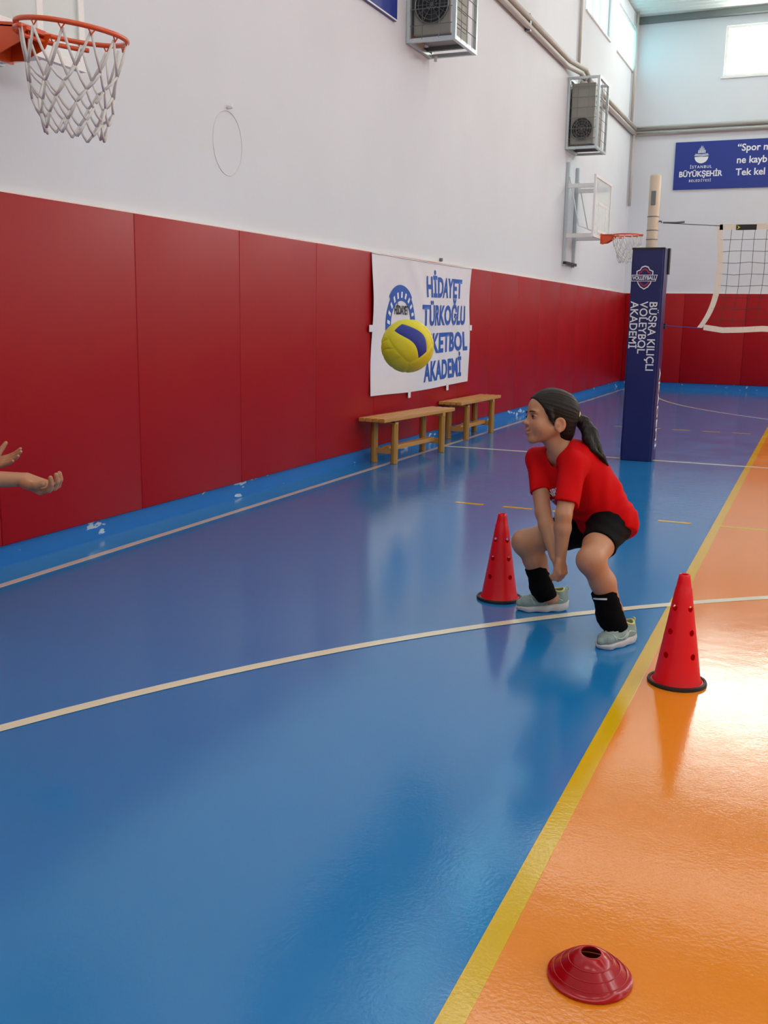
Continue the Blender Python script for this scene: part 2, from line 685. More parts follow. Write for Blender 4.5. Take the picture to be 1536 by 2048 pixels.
def corrugated(y0, y1, amp=0.025, pitch=0.2):
    mb = MB()
    n = int((y1 - y0) / pitch * 4)
    pr = []
    for i in range(n + 1):
        ph = i % 4
        pr.append((y0 + (y1 - y0) * i / n, ZC + (amp if ph in (1, 2) else 0)))
    vs, fs = [], []
    for (y, z) in pr:
        vs += [(XL - T, y, z), (XR + T, y, z), (XL - T, y, z + 0.03), (XR + T, y, z + 0.03)]
    for i in range(n):
        a, b = 4 * i, 4 * (i + 1)
        fs += [(a, b, b + 1, a + 1), (a + 2, a + 3, b + 3, b + 2)]
    return mb.add(vs, fs)


ceiling = struct(corrugated(YN - T, YF + T).build('ceiling', M_CEIL))
for k in range(5):  # farthest strip is in view, the others are added for daylight
    yc = 1.2 + 4.4 * k
    b = MB()
    b.box(XL + 0.25, XR - 0.25, yc - 0.36, yc + 0.36, ZC - 0.012, ZC - 0.004)
    b.build('roof_light_and_fill', E_ROOF, ceiling)
for k in range(6):
    yc = YF - 0.16 - 4.4 * k
    if k == 0:
        MB().box(XL, XR, YF - 0.14, YF - 0.002, ZC - 0.10, ZC - 0.002).build('purlin', M_STEEL, ceiling)
    else:
        b = MB()
        b.box(XL, XR, yc - 0.06, yc + 0.06, ZC - 0.2, ZC - 0.18).box(XL, XR, yc - 0.06, yc + 0.06, ZC - 0.02, ZC - 0.004)
        b.box(XL, XR, yc - 0.008, yc + 0.008, ZC - 0.18, ZC - 0.02)
        b.build('purlin', M_STEEL, ceiling)

# padded walls: each pad a panel of its own
PZ0, PZ1 = 0.115, 1.845


def pad_mesh(wd):
    bm = bmesh.new()
    bmesh.ops.create_cube(bm, size=1.0)
    for v in bm.verts:
        v.co = Vector((v.co.x * PADX, v.co.y * wd, v.co.z * (PZ1 - PZ0)))
    bmesh.ops.bevel(bm, geom=list(bm.edges), offset=0.007, segments=3, affect='EDGES', profile=0.5)
    me = bpy.data.meshes.new('pad_panel')
    bm.to_mesh(me)
    bm.free()
    smooth_by_angle(me, 0.9)
    me.materials.append(M_PAD)
    return me


PITCHP = 1.15
pm = pad_mesh(PITCHP - 0.001)
y = 4.93 - 5 * PITCHP - PITCHP / 2
while y + PITCHP / 2 < YF + 0.01:
    o = link('pad_panel', pm, None, wall_left, loc=(XL + PADX / 2 + 0.001, y, (PZ0 + PZ1) / 2))
    y += PITCHP
lasty = y - PITCHP / 2
if YF - lasty > 0.1:
    link('pad_panel', pad_mesh(YF - lasty - 0.06), None, wall_left,
         loc=(XL + PADX / 2 + 0.001, (lasty + YF - 0.06) / 2, (PZ0 + PZ1) / 2))
x = XL + PADX + PITCHP / 2
while x + PITCHP / 2 < XR - PADX:
    o = link('pad_panel', pm, None, wall_far, loc=(x, YF - PADX / 2 - 0.001, (PZ0 + PZ1) / 2))
    o.rotation_euler = (0, 0, PI / 2)
    x += PITCHP
for (nm, bx) in (('baseboard_left', (XL, XL + 0.02, YN, YF - 0.02, 0, PZ0)), ('baseboard_far', (XL, XR, YF - 0.02, YF, 0, PZ0)),
                 ('baseboard_right', (XR - 0.02, XR, YN, YF - 0.02, 0, PZ0))):
    struct(MB().box(*bx).build(nm, M_BASE))
# a pale capping strip along the top of the pads
struct(MB().box(XL, XL + 0.03, YN, YF - 0.06, PZ1 + 0.002, PZ1 + 0.014).build('trim_1', M_WHITE))
struct(MB().box(XL + 0.06, XR, YF - 0.03, YF, PZ1 + 0.002, PZ1 + 0.014).build('trim_2', M_WHITE))

# ------------------------------------------------------------------ conduits on the walls


def pipe_thing(name, paths, r, label, cat='pipe', clips=()):
    t = thing(name, label, cat, paths[0][0])
    o0 = Vector(paths[0][0])
    for p in paths:
        MB().tube([Vector(q) - o0 for q in p], r, 8).build('pipe', M_PIPE, t, smooth=True)
    for c in clips:
        cb = MB()
        c = Vector(c) - o0
        cb.box(c.x - 0.05, c.x + 0.05, c.y - 0.03, c.y + 0.03, c.z - 0.1, c.z + 0.1)
        cb.build('clip', M_STEEL, t)
    return t


pz = 4.86
pipe_thing('wall_conduit', [[(XL + 0.05, 3.0, pz), (XL + 0.05, 15.1, pz), (XL + 0.16, 15.45, pz - 0.02), (XL + 0.2, 15.6, pz - 0.08)],
                            [(XL + 0.05, 3.0, pz + 0.1), (XL + 0.05, 15.2, pz + 0.1), (XL + 0.2, 15.6, pz + 0.05), (XL + 0.24, 15.72, pz - 0.08)]],
           0.036, 'pair of pale pipes along the white wall leading to the farther caged air conditioner',
           clips=[(XL + 0.02, 13.0, pz + 0.05), (XL + 0.02, 10.0, pz + 0.05), (XL + 0.02, 7.0, pz + 0.05)])
pipe_thing('wall_conduit', [[(XL + 0.05, 16.1, pz), (XL + 0.05, YF - 0.08, pz), (XL + 0.08, YF - 0.05, pz), (XR - 0.1, YF - 0.05, pz)],
                            [(XL + 0.05, 16.1, pz + 0.1), (XL + 0.05, YF - 0.08, pz + 0.1), (XL + 0.08, YF - 0.05, pz + 0.1), (XR - 0.1, YF - 0.05, pz + 0.1)]],
           0.04, 'pair of pale pipes running round the far corner above the blue banner')
pipe_thing('drop_conduit', [[(XL + 0.03, 15.85, ZC - 0.02), (XL + 0.03, 15.85, pz + 0.14)]], 0.022,
           'thin vertical pipe dropping beside the high side window')
pipe_thing('drop_conduit', [[(XL + 0.05, YF - 0.5, ZC - 0.02), (XL + 0.05, YF - 0.5, pz + 0.14)]], 0.03,
           'thin upright pipe in the far corner above the pair of pipes')
pipe_thing('drop_conduit', [[(XL + 0.05, YF - 0.22, pz - 0.05), (XL + 0.05, YF - 0.22, 3.5)]], 0.03,
           'thin upright pipe in the far corner below the pair of pipes')

# cable loop scribed on the wall
o = MB().tube([(0.001, 0.18 * math.sin(a), 0.205 * math.cos(a)) for a in [2 * PI * k / 40 for k in range(40)]], 0.0035, 5, closed=True)
ob = o.build('cable_loop', mat('grey_cable', rgb(220, 221, 221), 0.7), None, True, loc=(XL, 6.03, 2.40))
tag(ob, 'thin pale grey loop of cable hanging flat on the white wall', 'cable')
hk = MB().tube([(0, 0, 0), (0.03, 0, 0), (0.034, 0, 0.02)], 0.012, 8).build('wall_hook', M_WHITE, None, True, loc=(XL, 6.03, 2.625))
tag(hk, 'small white hook on the wall above the cable loop', 'hook')


# ------------------------------------------------------------------ caged air conditioners
def ac_unit(loc, W, D, Hh, fan_z, label_ac, label_cage):
    """W out from the wall (x), D along the wall (y), Hh tall; fan faces -y"""
    t = thing('air_conditioner', label_ac, 'air conditioner', loc, 0, 'wall air conditioners')
    x0, x1 = 0.05, W - 0.07
    y0, y1 = 0.06, D - 0.06
    z0, z1 = 0.07, Hh - 0.08
    MB().box(x0, x1, y0, y1, z0, z1).build('casing', M_AC, t, bevel=0.012)
    fr = min(0.165, (x1 - x0) / 2 - 0.02)
    fc = ((x0 + x1) / 2, y0, fan_z)
    n = 28
    ring = [(fc[0] + fr * math.cos(2 * PI * k / n), y0 - 0.012, fc[2] + fr * math.sin(2 * PI * k / n)) for k in range(n)]
    d = MB()
    d.add(ring + [(p[0], y0 + 0.001, p[2]) for p in ring], [tuple(range(n))] + [(k, n + k, n + (k + 1) % n, (k + 1) % n) for k in range(n)])
    d.build('fan_opening', M_DARK, t)
    g = MB()
    g.tube([(p[0], y0 - 0.018, p[2]) for p in ring], 0.007, 6, closed=True)
    for rr in (0.3, 0.55, 0.8):
        g.tube([(fc[0] + (p[0] - fc[0]) * rr, y0 - 0.02, fc[2] + (p[2] - fc[2]) * rr) for p in ring], 0.003, 5, closed=True)
    for k in range(6):
        a = PI * k / 6
        g.tube([(fc[0] - fr * math.cos(a), y0 - 0.02, fc[2] - fr * math.sin(a)), (fc[0] + fr * math.cos(a), y0 - 0.02, fc[2] + fr * math.sin(a))], 0.003, 5)
    g.build('fan_grille', M_STEEL, t)
    hub = MB()
    for k in range(5):
        a = 2 * PI * k / 5
        ca, sa = math.cos(a), math.sin(a)
        hub.add([(fc[0] + 0.02 * ca, y0 - 0.014, fc[2] + 0.02 * sa), (fc[0] + fr * .9 * math.cos(a - .25), y0 - 0.014, fc[2] + fr * .9 * math.sin(a - .25)),
                 (fc[0] + fr * .9 * math.cos(a + .25), y0 - 0.017, fc[2] + fr * .9 * math.sin(a + .25))], [(0, 1, 2)])
    hub.build('fan_blades', mat('grey_fan', rgb(52, 52, 50), 0.5), t)
    v = MB()
    for k in range(9):
        zz = z0 + 0.1 + k * (z1 - z0 - 0.2) / 8
        v.box(x1 - 0.001, x1 + 0.006, y0 + 0.08, y1 - 0.08, zz - 0.012, zz + 0.012)
    stuff(v.build('louvre', M_AC, t))
    # the cage: angle-iron frame with welded wire
    c = thing('metal_cage', label_cage, 'cage', loc, 0, 'cages round the air conditioners')
    f = MB()
    e = 0.034
    for xx in (0.004, W - e):
        for yy in (0, D - e):
            f.box(xx, xx + e, yy, yy + e, 0, Hh)
    for zz in (0, Hh - e):
        for yy in (0, D - e):
            f.box(0.004 + e, W - e, yy, yy + e, zz, zz + e)
        for xx in (0.004, W - e):
            f.box(xx, xx + e, e, D - e, zz, zz + e)
    f.build('frame', M_GALV, c)
    wv = MB()
    nz_ = max(5, int(Hh / 0.13))
    for k in range(1, nz_):
        zz = Hh * k / nz_
        wv.tube([(0.01, 0.004, zz), (W - 0.004, 0.004, zz)], 0.004, 5)
        wv.tube([(W - 0.004, 0.01, zz), (W - 0.004, D, zz)], 0.004, 5)
    for k in range(1, 3):
        wv.tube([(W * k / 3, 0.0, 0.02), (W * k / 3, 0.0, Hh - 0.02)], 0.003, 5)
    for k in range(1, 4):
        wv.tube([(W, D * k / 4, 0.02), (W, D * k / 4, Hh - 0.02)], 0.003, 5)
    stuff(wv.build('wire', M_STEEL, c))
    for yy in (0.12, D - 0.16):
        MB().box(0.004, W - e - 0.01, yy, yy + 0.04, e, 0.068).build('support_rail', M_STEEL, c)
    return t


ac_unit((XL, 9.1, 3.75), 0.48, 0.62, 0.98, 0.32, 'caged air conditioner nearest the camera, high on the white wall, cut by the photo top',
        'galvanised wire cage at the top edge of the photo, nearest the blue sign')
ac_unit((XL, 15.35, 3.77), 0.47, 0.68, 1.0, 0.28, 'caged air conditioner farther down the wall above the small basketball hoop',
        'tall galvanised wire cage farther down the wall, below the side windows')
dr = MB().tube([(0, 0, 0), (0, 0, -0.05)], 0.016, 8).build('drain_stub', M_WHITE, None, True, loc=(XL + 0.1, 9.62, 3.75))
tag(dr, 'short white drain stub under the nearer caged air conditioner', 'pipe')

# ------------------------------------------------------------------ signs
t = thing('wall_sign', 'blue sign high on the side wall, cut by the top of the photo', 'sign', (XL, 6.2, 3.86))
MB().box(0.004, 0.03, 0, 2.62, 0, 1.1).build('sign_board', M_BLUESIGN, t)
MB().box(0.03, 0.034, 0, 2.62, 0, 0.012).build('edge_trim', M_WHITE, t)

BX0, BZ0, BZ1 = -2.92, 3.80, 4.67
t = thing('wall_banner', 'long blue banner with white emblem and quotation on the far wall', 'banner', (BX0, YF, BZ0))
MB().box(0, 5.2, -0.03, -0.004, 0, BZ1 - BZ0).build('banner_board', M_BLUESIGN, t)


def ban(x, z):
    return basis((x, -0.031, z), (1, 0, 0), (0, 0, 1))


put_text('lettering', '\u0130STANBUL', 0.072, ban(0.49, 0.405), M_PRINT, t, bold=0.0008, spacing=1.25)
put_text('lettering', 'B\u00dcY\u00dcK\u015eEH\u0130R', 0.140, ban(0.49, 0.275), M_PRINT, t, bold=0.004, sx=0.92)
put_text('lettering', 'BELED\u0130YES\u0130', 0.062, ban(0.49, 0.155), M_PRINT, t, bold=0.0006, spacing=1.3)
for s_, zz in (('\u201cSpor m', 0.72), ('ne kayb', 0.50), ('Tek kel', 0.28)):
    put_text('lettering', s_, 0.175, ban(1.13, zz), M_PRINT, t, align='LEFT', bold=0.0035)
em = MB()
cxm, czm = 0.49, 0.60
pts = [(0.125 * math.cos(a), 0.125 * math.sin(a) * 0.95) for a in [PI + PI * k / 16 for k in range(17)]]
em.prism(pts, 0.002, ban(cxm, czm) @ Matrix.Translation((0, -0.01, 0)))
for k, (hw, zz) in enumerate(((0.13, 0.012), (0.118, 0.034))):
    em.prism([(-hw, zz), (0, zz - 0.012), (hw, zz), (hw, zz + 0.012), (0, zz), (-hw, zz + 0.012)], 0.002, ban(cxm, czm))
for k, (xx, hh) in enumerate(((-0.06, 0.07), (-0.036, 0.11), (-0.012, 0.145), (0.012, 0.145), (0.036, 0.11), (0.06, 0.07))):
    em.prism([(xx - 0.008, 0.058), (xx + 0.008, 0.058), (xx + 0.006, 0.05 + hh * 0.8), (xx, 0.05 + hh), (xx - 0.006, 0.05 + hh * 0.8)], 0.002, ban(cxm, czm))
em.build('emblem', M_PRINT, t)

# ------------------------------------------------------------------ white flag on the pads
FY0, FY1, FZ0, FZ1 = 8.27, 11.0, 0.585, 1.836
FWD, FHT = FY1 - FY0, FZ1 - FZ0


def flag_x(u, v):
    """cloth distance from the pads at u along, v up (0..1)"""
    d = 0.016
    d += 0.010 * math.sin(10 * u + 6 * (1 - v)) * (0.3 + 0.7 * (1 - v))
    d += 0.007 * math.sin(23 * u - 9 * v + 1.0) * (0.4 + 0.6 * v)
    d += 0.012 * math.exp(-((u - 0.32 - 0.5 * (1 - v)) / 0.05) ** 2) * v
    return max(0.004, d)


def flag_pt(u, v, off=0.0):
    sag = 0.006 * math.sin(PI * u) * (v ** 3)
    low = -0.05 * (1 - v) * math.sin(PI * min(1, u * 1.1)) ** 2 * 0.4
    yy = FY0 + FWD * u + 0.02 * math.sin(PI * v) * (0.5 - u) * 2
    return (XL + PADX + 0.002 + flag_x(u, v) + off, yy, FZ0 + FHT * v - sag + low)


t = thing('cloth_flag', 'white cloth flag with blue lettering hung on the red pads above the benches', 'flag', (0, 0, 0))
mb = MB()
NU, NV = 70, 44
mb.add([flag_pt(i / NU, j / NV) for j in range(NV + 1) for i in range(NU + 1)] + [flag_pt(i / NU, j / NV, -0.0012) for j in range(NV + 1) for i in range(NU + 1)],
       [(j * (NU + 1) + i, j * (NU + 1) + i + 1, (j + 1) * (NU + 1) + i + 1, (j + 1) * (NU + 1) + i) for j in range(NV) for i in range(NU)] +
       [((NU + 1) * (NV + 1) + j * (NU + 1) + i, (NU + 1) * (NV + 1) + (j + 1) * (NU + 1) + i, (NU + 1) * (NV + 1) + (j + 1) * (NU + 1) + i + 1,
         (NU + 1) * (NV + 1) + j * (NU + 1) + i + 1) for j in range(NV) for i in range(NU)])
mb.build('cloth', M_CLOTH, t, smooth=True)
MB().tube([flag_pt(k / 40, 1.0, 0.001) for k in range(41)], 0.006, 6).build('top_cord', M_CORD, t, True)


def on_flag(name, me, mt, off=0.0035):
    for v in me.vertices:
        u, vv = v.co.x / FWD, v.co.y / FHT
        p = flag_pt(u, vv, off + v.co.z)
        v.co = Vector(p)
    me.update()
    return link(name, me, mt, t)


# flag coordinates: x along the wall in metres from its left edge, y up
for body, cxm, cym, wd, up_ in (('H\u0130DAYET', 1.88, 1.005, 1.06, 0.2), ('T\u00dcRKO\u011eLU', 1.91, 0.725, 1.36, 0.2),
                            ('BASKETBOL', 1.83, 0.445, 1.62, 0.2), ('AKADEM\u0130', 1.89, 0.165, 1.10, 0.2)):
    me = text_mesh(body, 0.285, bold=0.0105, grid=0.05, spacing=1.05)
    ws_ = [v.co.x for v in me.vertices]
    me.transform(Matrix.Translation((cxm, cym, 0)) @ Matrix.Diagonal((wd / (max(ws_) - min(ws_)), 0.95, 1, 1)) @ Matrix.Translation((-(max(ws_) + min(ws_)) / 2, 0, 0)))
    on_flag('lettering', me, M_BLUE_PRINT)


def ring_me(cx_, cy_, r0, r1, a0, a1, sx=1.0, n=40):
    mb_ = MB()
    vs, fs = [], []
    for k in range(n + 1):
        a = a0 + (a1 - a0) * k / n
        for j in range(4):
            r_ = r0 + (r1 - r0) * j / 3
            vs.append((cx_ + r_ * math.cos(a) * sx, cy_ + r_ * math.sin(a), 0))
    for k in range(n):
        for j in range(3):
            a, b = k * 4 + j, k * 4 + j + 1
            fs.append((a, b, b + 4, a + 4))
    return mb_.add(vs, fs)


on_flag('emblem_ring', ring_me(0.68, 0.63, 0.23, 0.34, -0.5, PI + 0.5, 1.08).mesh('r'), M_BLUE_PRINT)
on_flag('emblem_crown', ring_me(0.66, 0.66, 0.24, 0.345, 0.75, PI - 0.75, 1.1).mesh('r'), M_BLUE_PRINT, 0.0042)
on_flag('emblem_ball', ring_me(0.68, 0.50, 0.001, 0.17, 0, 2 * PI, 1.2).mesh('r'), M_BLUE_PRINT)
me = text_mesh('H\u0130DAYET', 0.11, bold=0.004, sx=0.72, grid=0.05)
me.transform(Matrix.Translation((0.68, 0.77, 0)))
on_flag('lettering', me, M_BLACK, 0.005)
for k in range(11):
    a = 0.1 + (PI - 0.2) * k / 10
    me = MB().add([(0.68 + 1.08 * (0.285 * math.cos(a) + dx * math.sin(a) + dy * math.cos(a)), 0.63 + 0.285 * math.sin(a) - dx * math.cos(a) + dy * math.sin(a), 0)
                   for dx, dy in ((-0.02, -0.028), (0.012, -0.028), (0.02, 0.028), (-0.012, 0.028))], [(0, 3, 2, 1)]).mesh('tick')
    on_flag('emblem_letter', me, M_PRINT, 0.006)
for (u, v, dy, dz) in ((0.0, 0.48, -0.05, 0), (1.0, 0.48, 0.05, 0), (0.34, 0.0, 0, -0.055), (0.74, 0.0, 0, -0.055)):
    p = flag_pt(u, v)
    b = MB()
    if dz:
        b.box(p[0] - 0.003, p[0] + 0.003, p[1] - 0.03, p[1] + 0.03, p[2] + dz, p[2] + 0.02)
    else:
        b.box(p[0] - 0.003, p[0] + 0.003, min(p[1], p[1] + dy) - 0.02, max(p[1], p[1] + dy) + 0.02, p[2] - 0.03, p[2] + 0.03)
    b.build('tape_tab', M_CLOTH, t)
nb = MB().tube([(XL, 10.15, 1.885), (XL + 0.03, 10.15, 1.885)], 0.018, 8).build('wall_bolt', M_STEEL)
tag(nb, 'small grey bolt in the wall just above the white flag', 'bolt')


# ------------------------------------------------------------------ benches
def bench(front_near, front_far, Wd, ztop, label):
    a = Vector((front_near[0], front_near[1], 0))
    b = Vector((front_far[0], front_far[1], 0))
    L = (b - a).length
    ang = math.atan2(b.y - a.y, b.x - a.x) - PI / 2
    t_ = thing('bench', label, 'bench', tuple(a), ang, 'slatted benches by the red wall')
    # local: y along the bench, x from the back (-Wd) to the front (0)
    ns = 4
    sw = Wd / ns
    sl = MB().box(-sw / 2 + 0.008, sw / 2 - 0.008, 0, L, ztop - 0.034, ztop)
    me = None
    for k in range(ns):
        cxs = -Wd + sw * (k + 0.5)
        if me is None:
            o_ = sl.build('slat', M_WOOD, t_, bevel=0.004, loc=(cxs, 0, 0))
            me = o_.data
        else:
            link('slat', me, None, t_, loc=(cxs, 0, 0))
    lm = None
    zc = ztop - 0.034
    for yy in (0.24, L - 0.24):
        MB().box(-Wd + 0.01, -0.012, yy - 0.028, yy + 0.028, zc - 0.03, zc - 0.001).build('top_batten', M_WOOD, t_)
        for xx in (-Wd + 0.035, -0.035):
            if lm is None:
                q = 0.029
                pr = MB()
                oct_ = [(q * 1.12 * math.cos(PI / 8 + k * PI / 4), q * 1.12 * math.sin(PI / 8 + k * PI / 4)) for k in range(8)]
                pr.prism(oct_, zc - 0.03, Matrix.Identity(4))
                o_ = pr.build('leg', M_WOODL, t_, loc=(xx, yy, 0.002))
                lm = o_.data
            else:
                link('leg', lm, None, t_, loc=(xx, yy, 0.002))
        MB().box(-Wd + 0.05, -0.05, yy - 0.016, yy + 0.016, 0.085, 0.135).build('cross_stretcher', M_WOOD, t_, bevel=0.003)
    MB().box(-Wd / 2 - 0.035, -Wd / 2 + 0.035, 0.256, L - 0.256, 0.105, 0.145).build('long_stretcher', M_WOOD, t_, bevel=0.003)
    MB().box(-0.05, -0.01, 0.19, 0.29, zc - 0.012, zc - 0.002).build('bracket', M_BLACK, t_)
    return t_


bench((-3.405, 7.97), (-3.27, 9.42), 0.275, 0.42, 'slatted wooden bench nearer the camera, in front of the white flag')
bench((-3.42, 10.05), (-3.38, 11.35), 0.275, 0.42, 'slatted wooden bench farther from the camera, partly hidden by the other bench')


# ------------------------------------------------------------------ basketball hoops on the side wall
def net_cords(cx_, cy_, cz_, R, drop, r, lean=(0, 0)):
    """diamond net of white cord hanging from a rim"""
    mb_ = MB()
    n = 12
    rows = 5

    def P(k, j, rnd=0):
        s = j / rows
        rr = R * (1 - 0.42 * s ** 0.8)
        a = 2 * PI * (k + 0.5 * (j % 2)) / n
        wob = 0.012 * math.sin(k * 2.3 + j * 1.7)
        return (cx_ + (rr + wob) * math.cos(a) + lean[0] * s, cy_ + (rr + wob) * math.sin(a) + lean[1] * s,
                cz_ - drop * (0.36 * min(1, j) + 0.64 * max(0, j - 1) / (rows - 1)) + 0.01 * math.sin(k * 1.9 + j))
    for k in range(n):
        for j in range(rows):
            if j % 2 == 0:
                q = [P(k, j + 1), P(k - 1, j + 1)]
            else:
                q = [P(k, j + 1), P(k + 1, j + 1)]
            p = P(k, j)
            for e in q:
                mid = tuple((p[i] + e[i]) / 2 + (0.006 if i == 2 else 0) * (-1) for i in range(3))
                mb_.tube([p, mid, e], r, 5)
    return mb_


def hoop(loc, board_x, bw, bh, rim_c, rz, label, small=False, tilt=0.0, rail_low=0.46):
    """loc: wall point under the rim; all coordinates local, x out of the wall"""
    t_ = thing('basketball_hoop', label, 'basketball hoop', loc, 0, 'basketball hoops on the side wall')
    zr = rz
    x0 = board_x
    zb0 = zr - 0.06
    zb1 = zb0 + bh
    hw = bw / 2
    # wall rails
    for yy in (-0.32, 0.32):
        MB().box(0.003, 0.045, yy - 0.03, yy + 0.03, zr - rail_low, zr + bh + 0.16).build('wall_rail', M_GALV, t_)
    for zz in (zr - 0.02, zr + bh - 0.18):
        for yy in (-0.32, 0.32):
            MB().box(0.045, x0 - 0.012, yy - 0.025, yy + 0.025, zz - 0.03, zz + 0.03).build('support_arm', M_WHITE, t_)
    for yy in (-0.32, 0.32):
        MB().tube([(0.05, yy, zr + bh - 0.05), (x0 * 0.45, yy, zr + 0.12), (x0 - 0.02, yy, zr + 0.03)], 0.009, 6).build('brace_rod', M_WHITE, t_, True)
    if rail_low > 0.4:
        MB().box(0.02, 0.07, -0.36, 0.36, zr - 0.44, zr - 0.40).build('wall_plate', M_DARK, t_)
    fr = MB()
    e = 0.04
    for (a0, a1, b0, b1) in ((-hw, hw, zb0, zb0 + e), (-hw, hw, zb1 - e, zb1), (-hw, -hw + e, zb0 + e, zb1 - e), (hw - e, hw, zb0 + e, zb1 - e)):
        fr.box(x0 - 0.02, x0 + 0.012, a0, a1, b0, b1)
    fr.build('board_frame', M_WHITE, t_)
    MB().box(x0 - 0.004, x0 + 0.004, -hw + e, hw - e, zb0 + e, zb1 - e).build('backboard', M_GLASS, t_)
    sq = MB()
    for (a0, a1, b0, b1) in ((-0.3, 0.3, zr + 0.02, zr + 0.06), (-0.3, 0.3, zr + 0.42, zr + 0.46), (-0.3, -0.26, zr + 0.06, zr + 0.42), (0.26, 0.3, zr + 0.06, zr + 0.42)):
        sq.box(x0 + 0.004, x0 + 0.006, a0, a1, b0, b1)
    sq.build('target_square', M_WHITE, t_)
    # rim with bracket and brace plates
    made = []
    _link = COL.objects
    before = set(o_.name for o_ in t_.children)
    R = 0.225
    xc = rim_c
    MB().tube([(xc + R * math.cos(2 * PI * k / 48), R * math.sin(2 * PI * k / 48), zr) for k in range(48)], 0.0105, 10, closed=True).build('rim', M_ORANGE, t_, True)
    br = MB()
    br.box(x0 + 0.012, x0 + 0.03, -0.09, 0.09, zr - 0.13, zr + 0.02)
    br.box(x0 + 0.03, xc - R + 0.02, -0.075, 0.075, zr - 0.006, zr + 0.012)
    br.build('bracket', M_ORANGE, t_)
    for s in (-1, 1):
        pl = MB()
        pl.add([(x0 + 0.03, s * 0.075, zr), (x0 + 0.03, s * 0.075, zr - 0.12), (x0 + 0.10, s * 0.075, zr - 0.115), (xc - R + 0.02, s * 0.075, zr - 0.06), (xc - R + 0.05, s * 0.075, zr),
                (x0 + 0.03, s * 0.07, zr), (x0 + 0.03, s * 0.07, zr - 0.12), (x0 + 0.10, s * 0.07, zr - 0.115), (xc - R + 0.02, s * 0.07, zr - 0.06), (xc - R + 0.05, s * 0.07, zr)],
               [(0, 1, 2, 3, 4), (9, 8, 7, 6, 5), (0, 5, 6, 1), (1, 6, 7, 2), (2, 7, 8, 3), (3, 8, 9, 4)])
        pl.build('brace_plate', M_ORANGE, t_)
    st = MB()
    st.tube([(xc + (R + 0.002) * math.cos(a), (R + 0.002) * math.sin(a), zr - 0.028) for a in [PI * 0.62 + PI * 0.76 * k / 24 for k in range(25)]], 0.010, 8)
    st.build('rim_reinforcement', M_ORANGE, t_, True)
    hk_ = MB()
    for k in range(12):
        a = 2 * PI * k / 12
        p = (xc + R * math.cos(a), R * math.sin(a), zr - 0.01)
        hk_.tube([(p[0] + 0.012 * math.sin(a), p[1] - 0.012 * math.cos(a), p[2]), (p[0], p[1], p[2] - 0.018), (p[0] - 0.012 * math.sin(a), p[1] + 0.012 * math.cos(a), p[2])], 0.0035, 5)
    stuff(hk_.build('net_hooks', M_ORANGE, t_))
    net_cords(xc, 0, zr - 0.022, R - 0.008, 0.385, 0.0058 if not small else 0.005, (0.02, 0.03)).build('net', M_CORD, t_, True)
    if tilt:      # the rim has sagged at its front
        T_ = Matrix.Translation((x0, 0, zr)) @ Matrix.Rotation(tilt, 4, 'Y') @ Matrix.Translation((-x0, 0, -zr))
        for o_ in t_.children:
            if o_.name not in before:
                o_.data.transform(T_)
    return t_


NHX = 0.33
hoop((XL, 3.62, 0), NHX, 1.16, 0.82, 0.75, 2.485, 'orange-rimmed basketball hoop with white net in the upper left corner of the photo', tilt=0.13, rail_low=0.06)
hoop((XL, 15.85, 0), 0.50, 1.2, 0.88, 0.90, 2.57, 'small basketball hoop far down the side wall behind the net post', small=True)

# ------------------------------------------------------------------ net, posts and post covers
PX = -1.515


def net_post(xp, side, label):
    t_ = thing('net_post', label, 'net post', (xp, YC, 0), 0, 'volleyball net posts')
    MB().lathe([(0.0, 0.002), (0.05, 0.002), (0.05, 2.57), (0.044, 2.585), (0.0, 2.585)], 24).build('tube', M_POST, t_, True)
    for zz in (2.10, 2.22, 2.02):
        MB().lathe([(0.0505, zz - 0.004), (0.053, zz - 0.004), (0.053, zz + 0.004), (0.0505, zz + 0.004)], 24, close=True).build('ring_band', M_STEEL, t_)
    MB().box(-0.02, 0.02, -0.062, -0.05, 2.32, 2.44).build('winch_plate', M_STEEL, t_)
    MB().tube([(side * 0.052, 0, 2.18), (side * 0.075, 0, 2.18), (side * 0.08, 0, 2.165)], 0.008, 6).build('cable_hook', M_STEEL, t_)


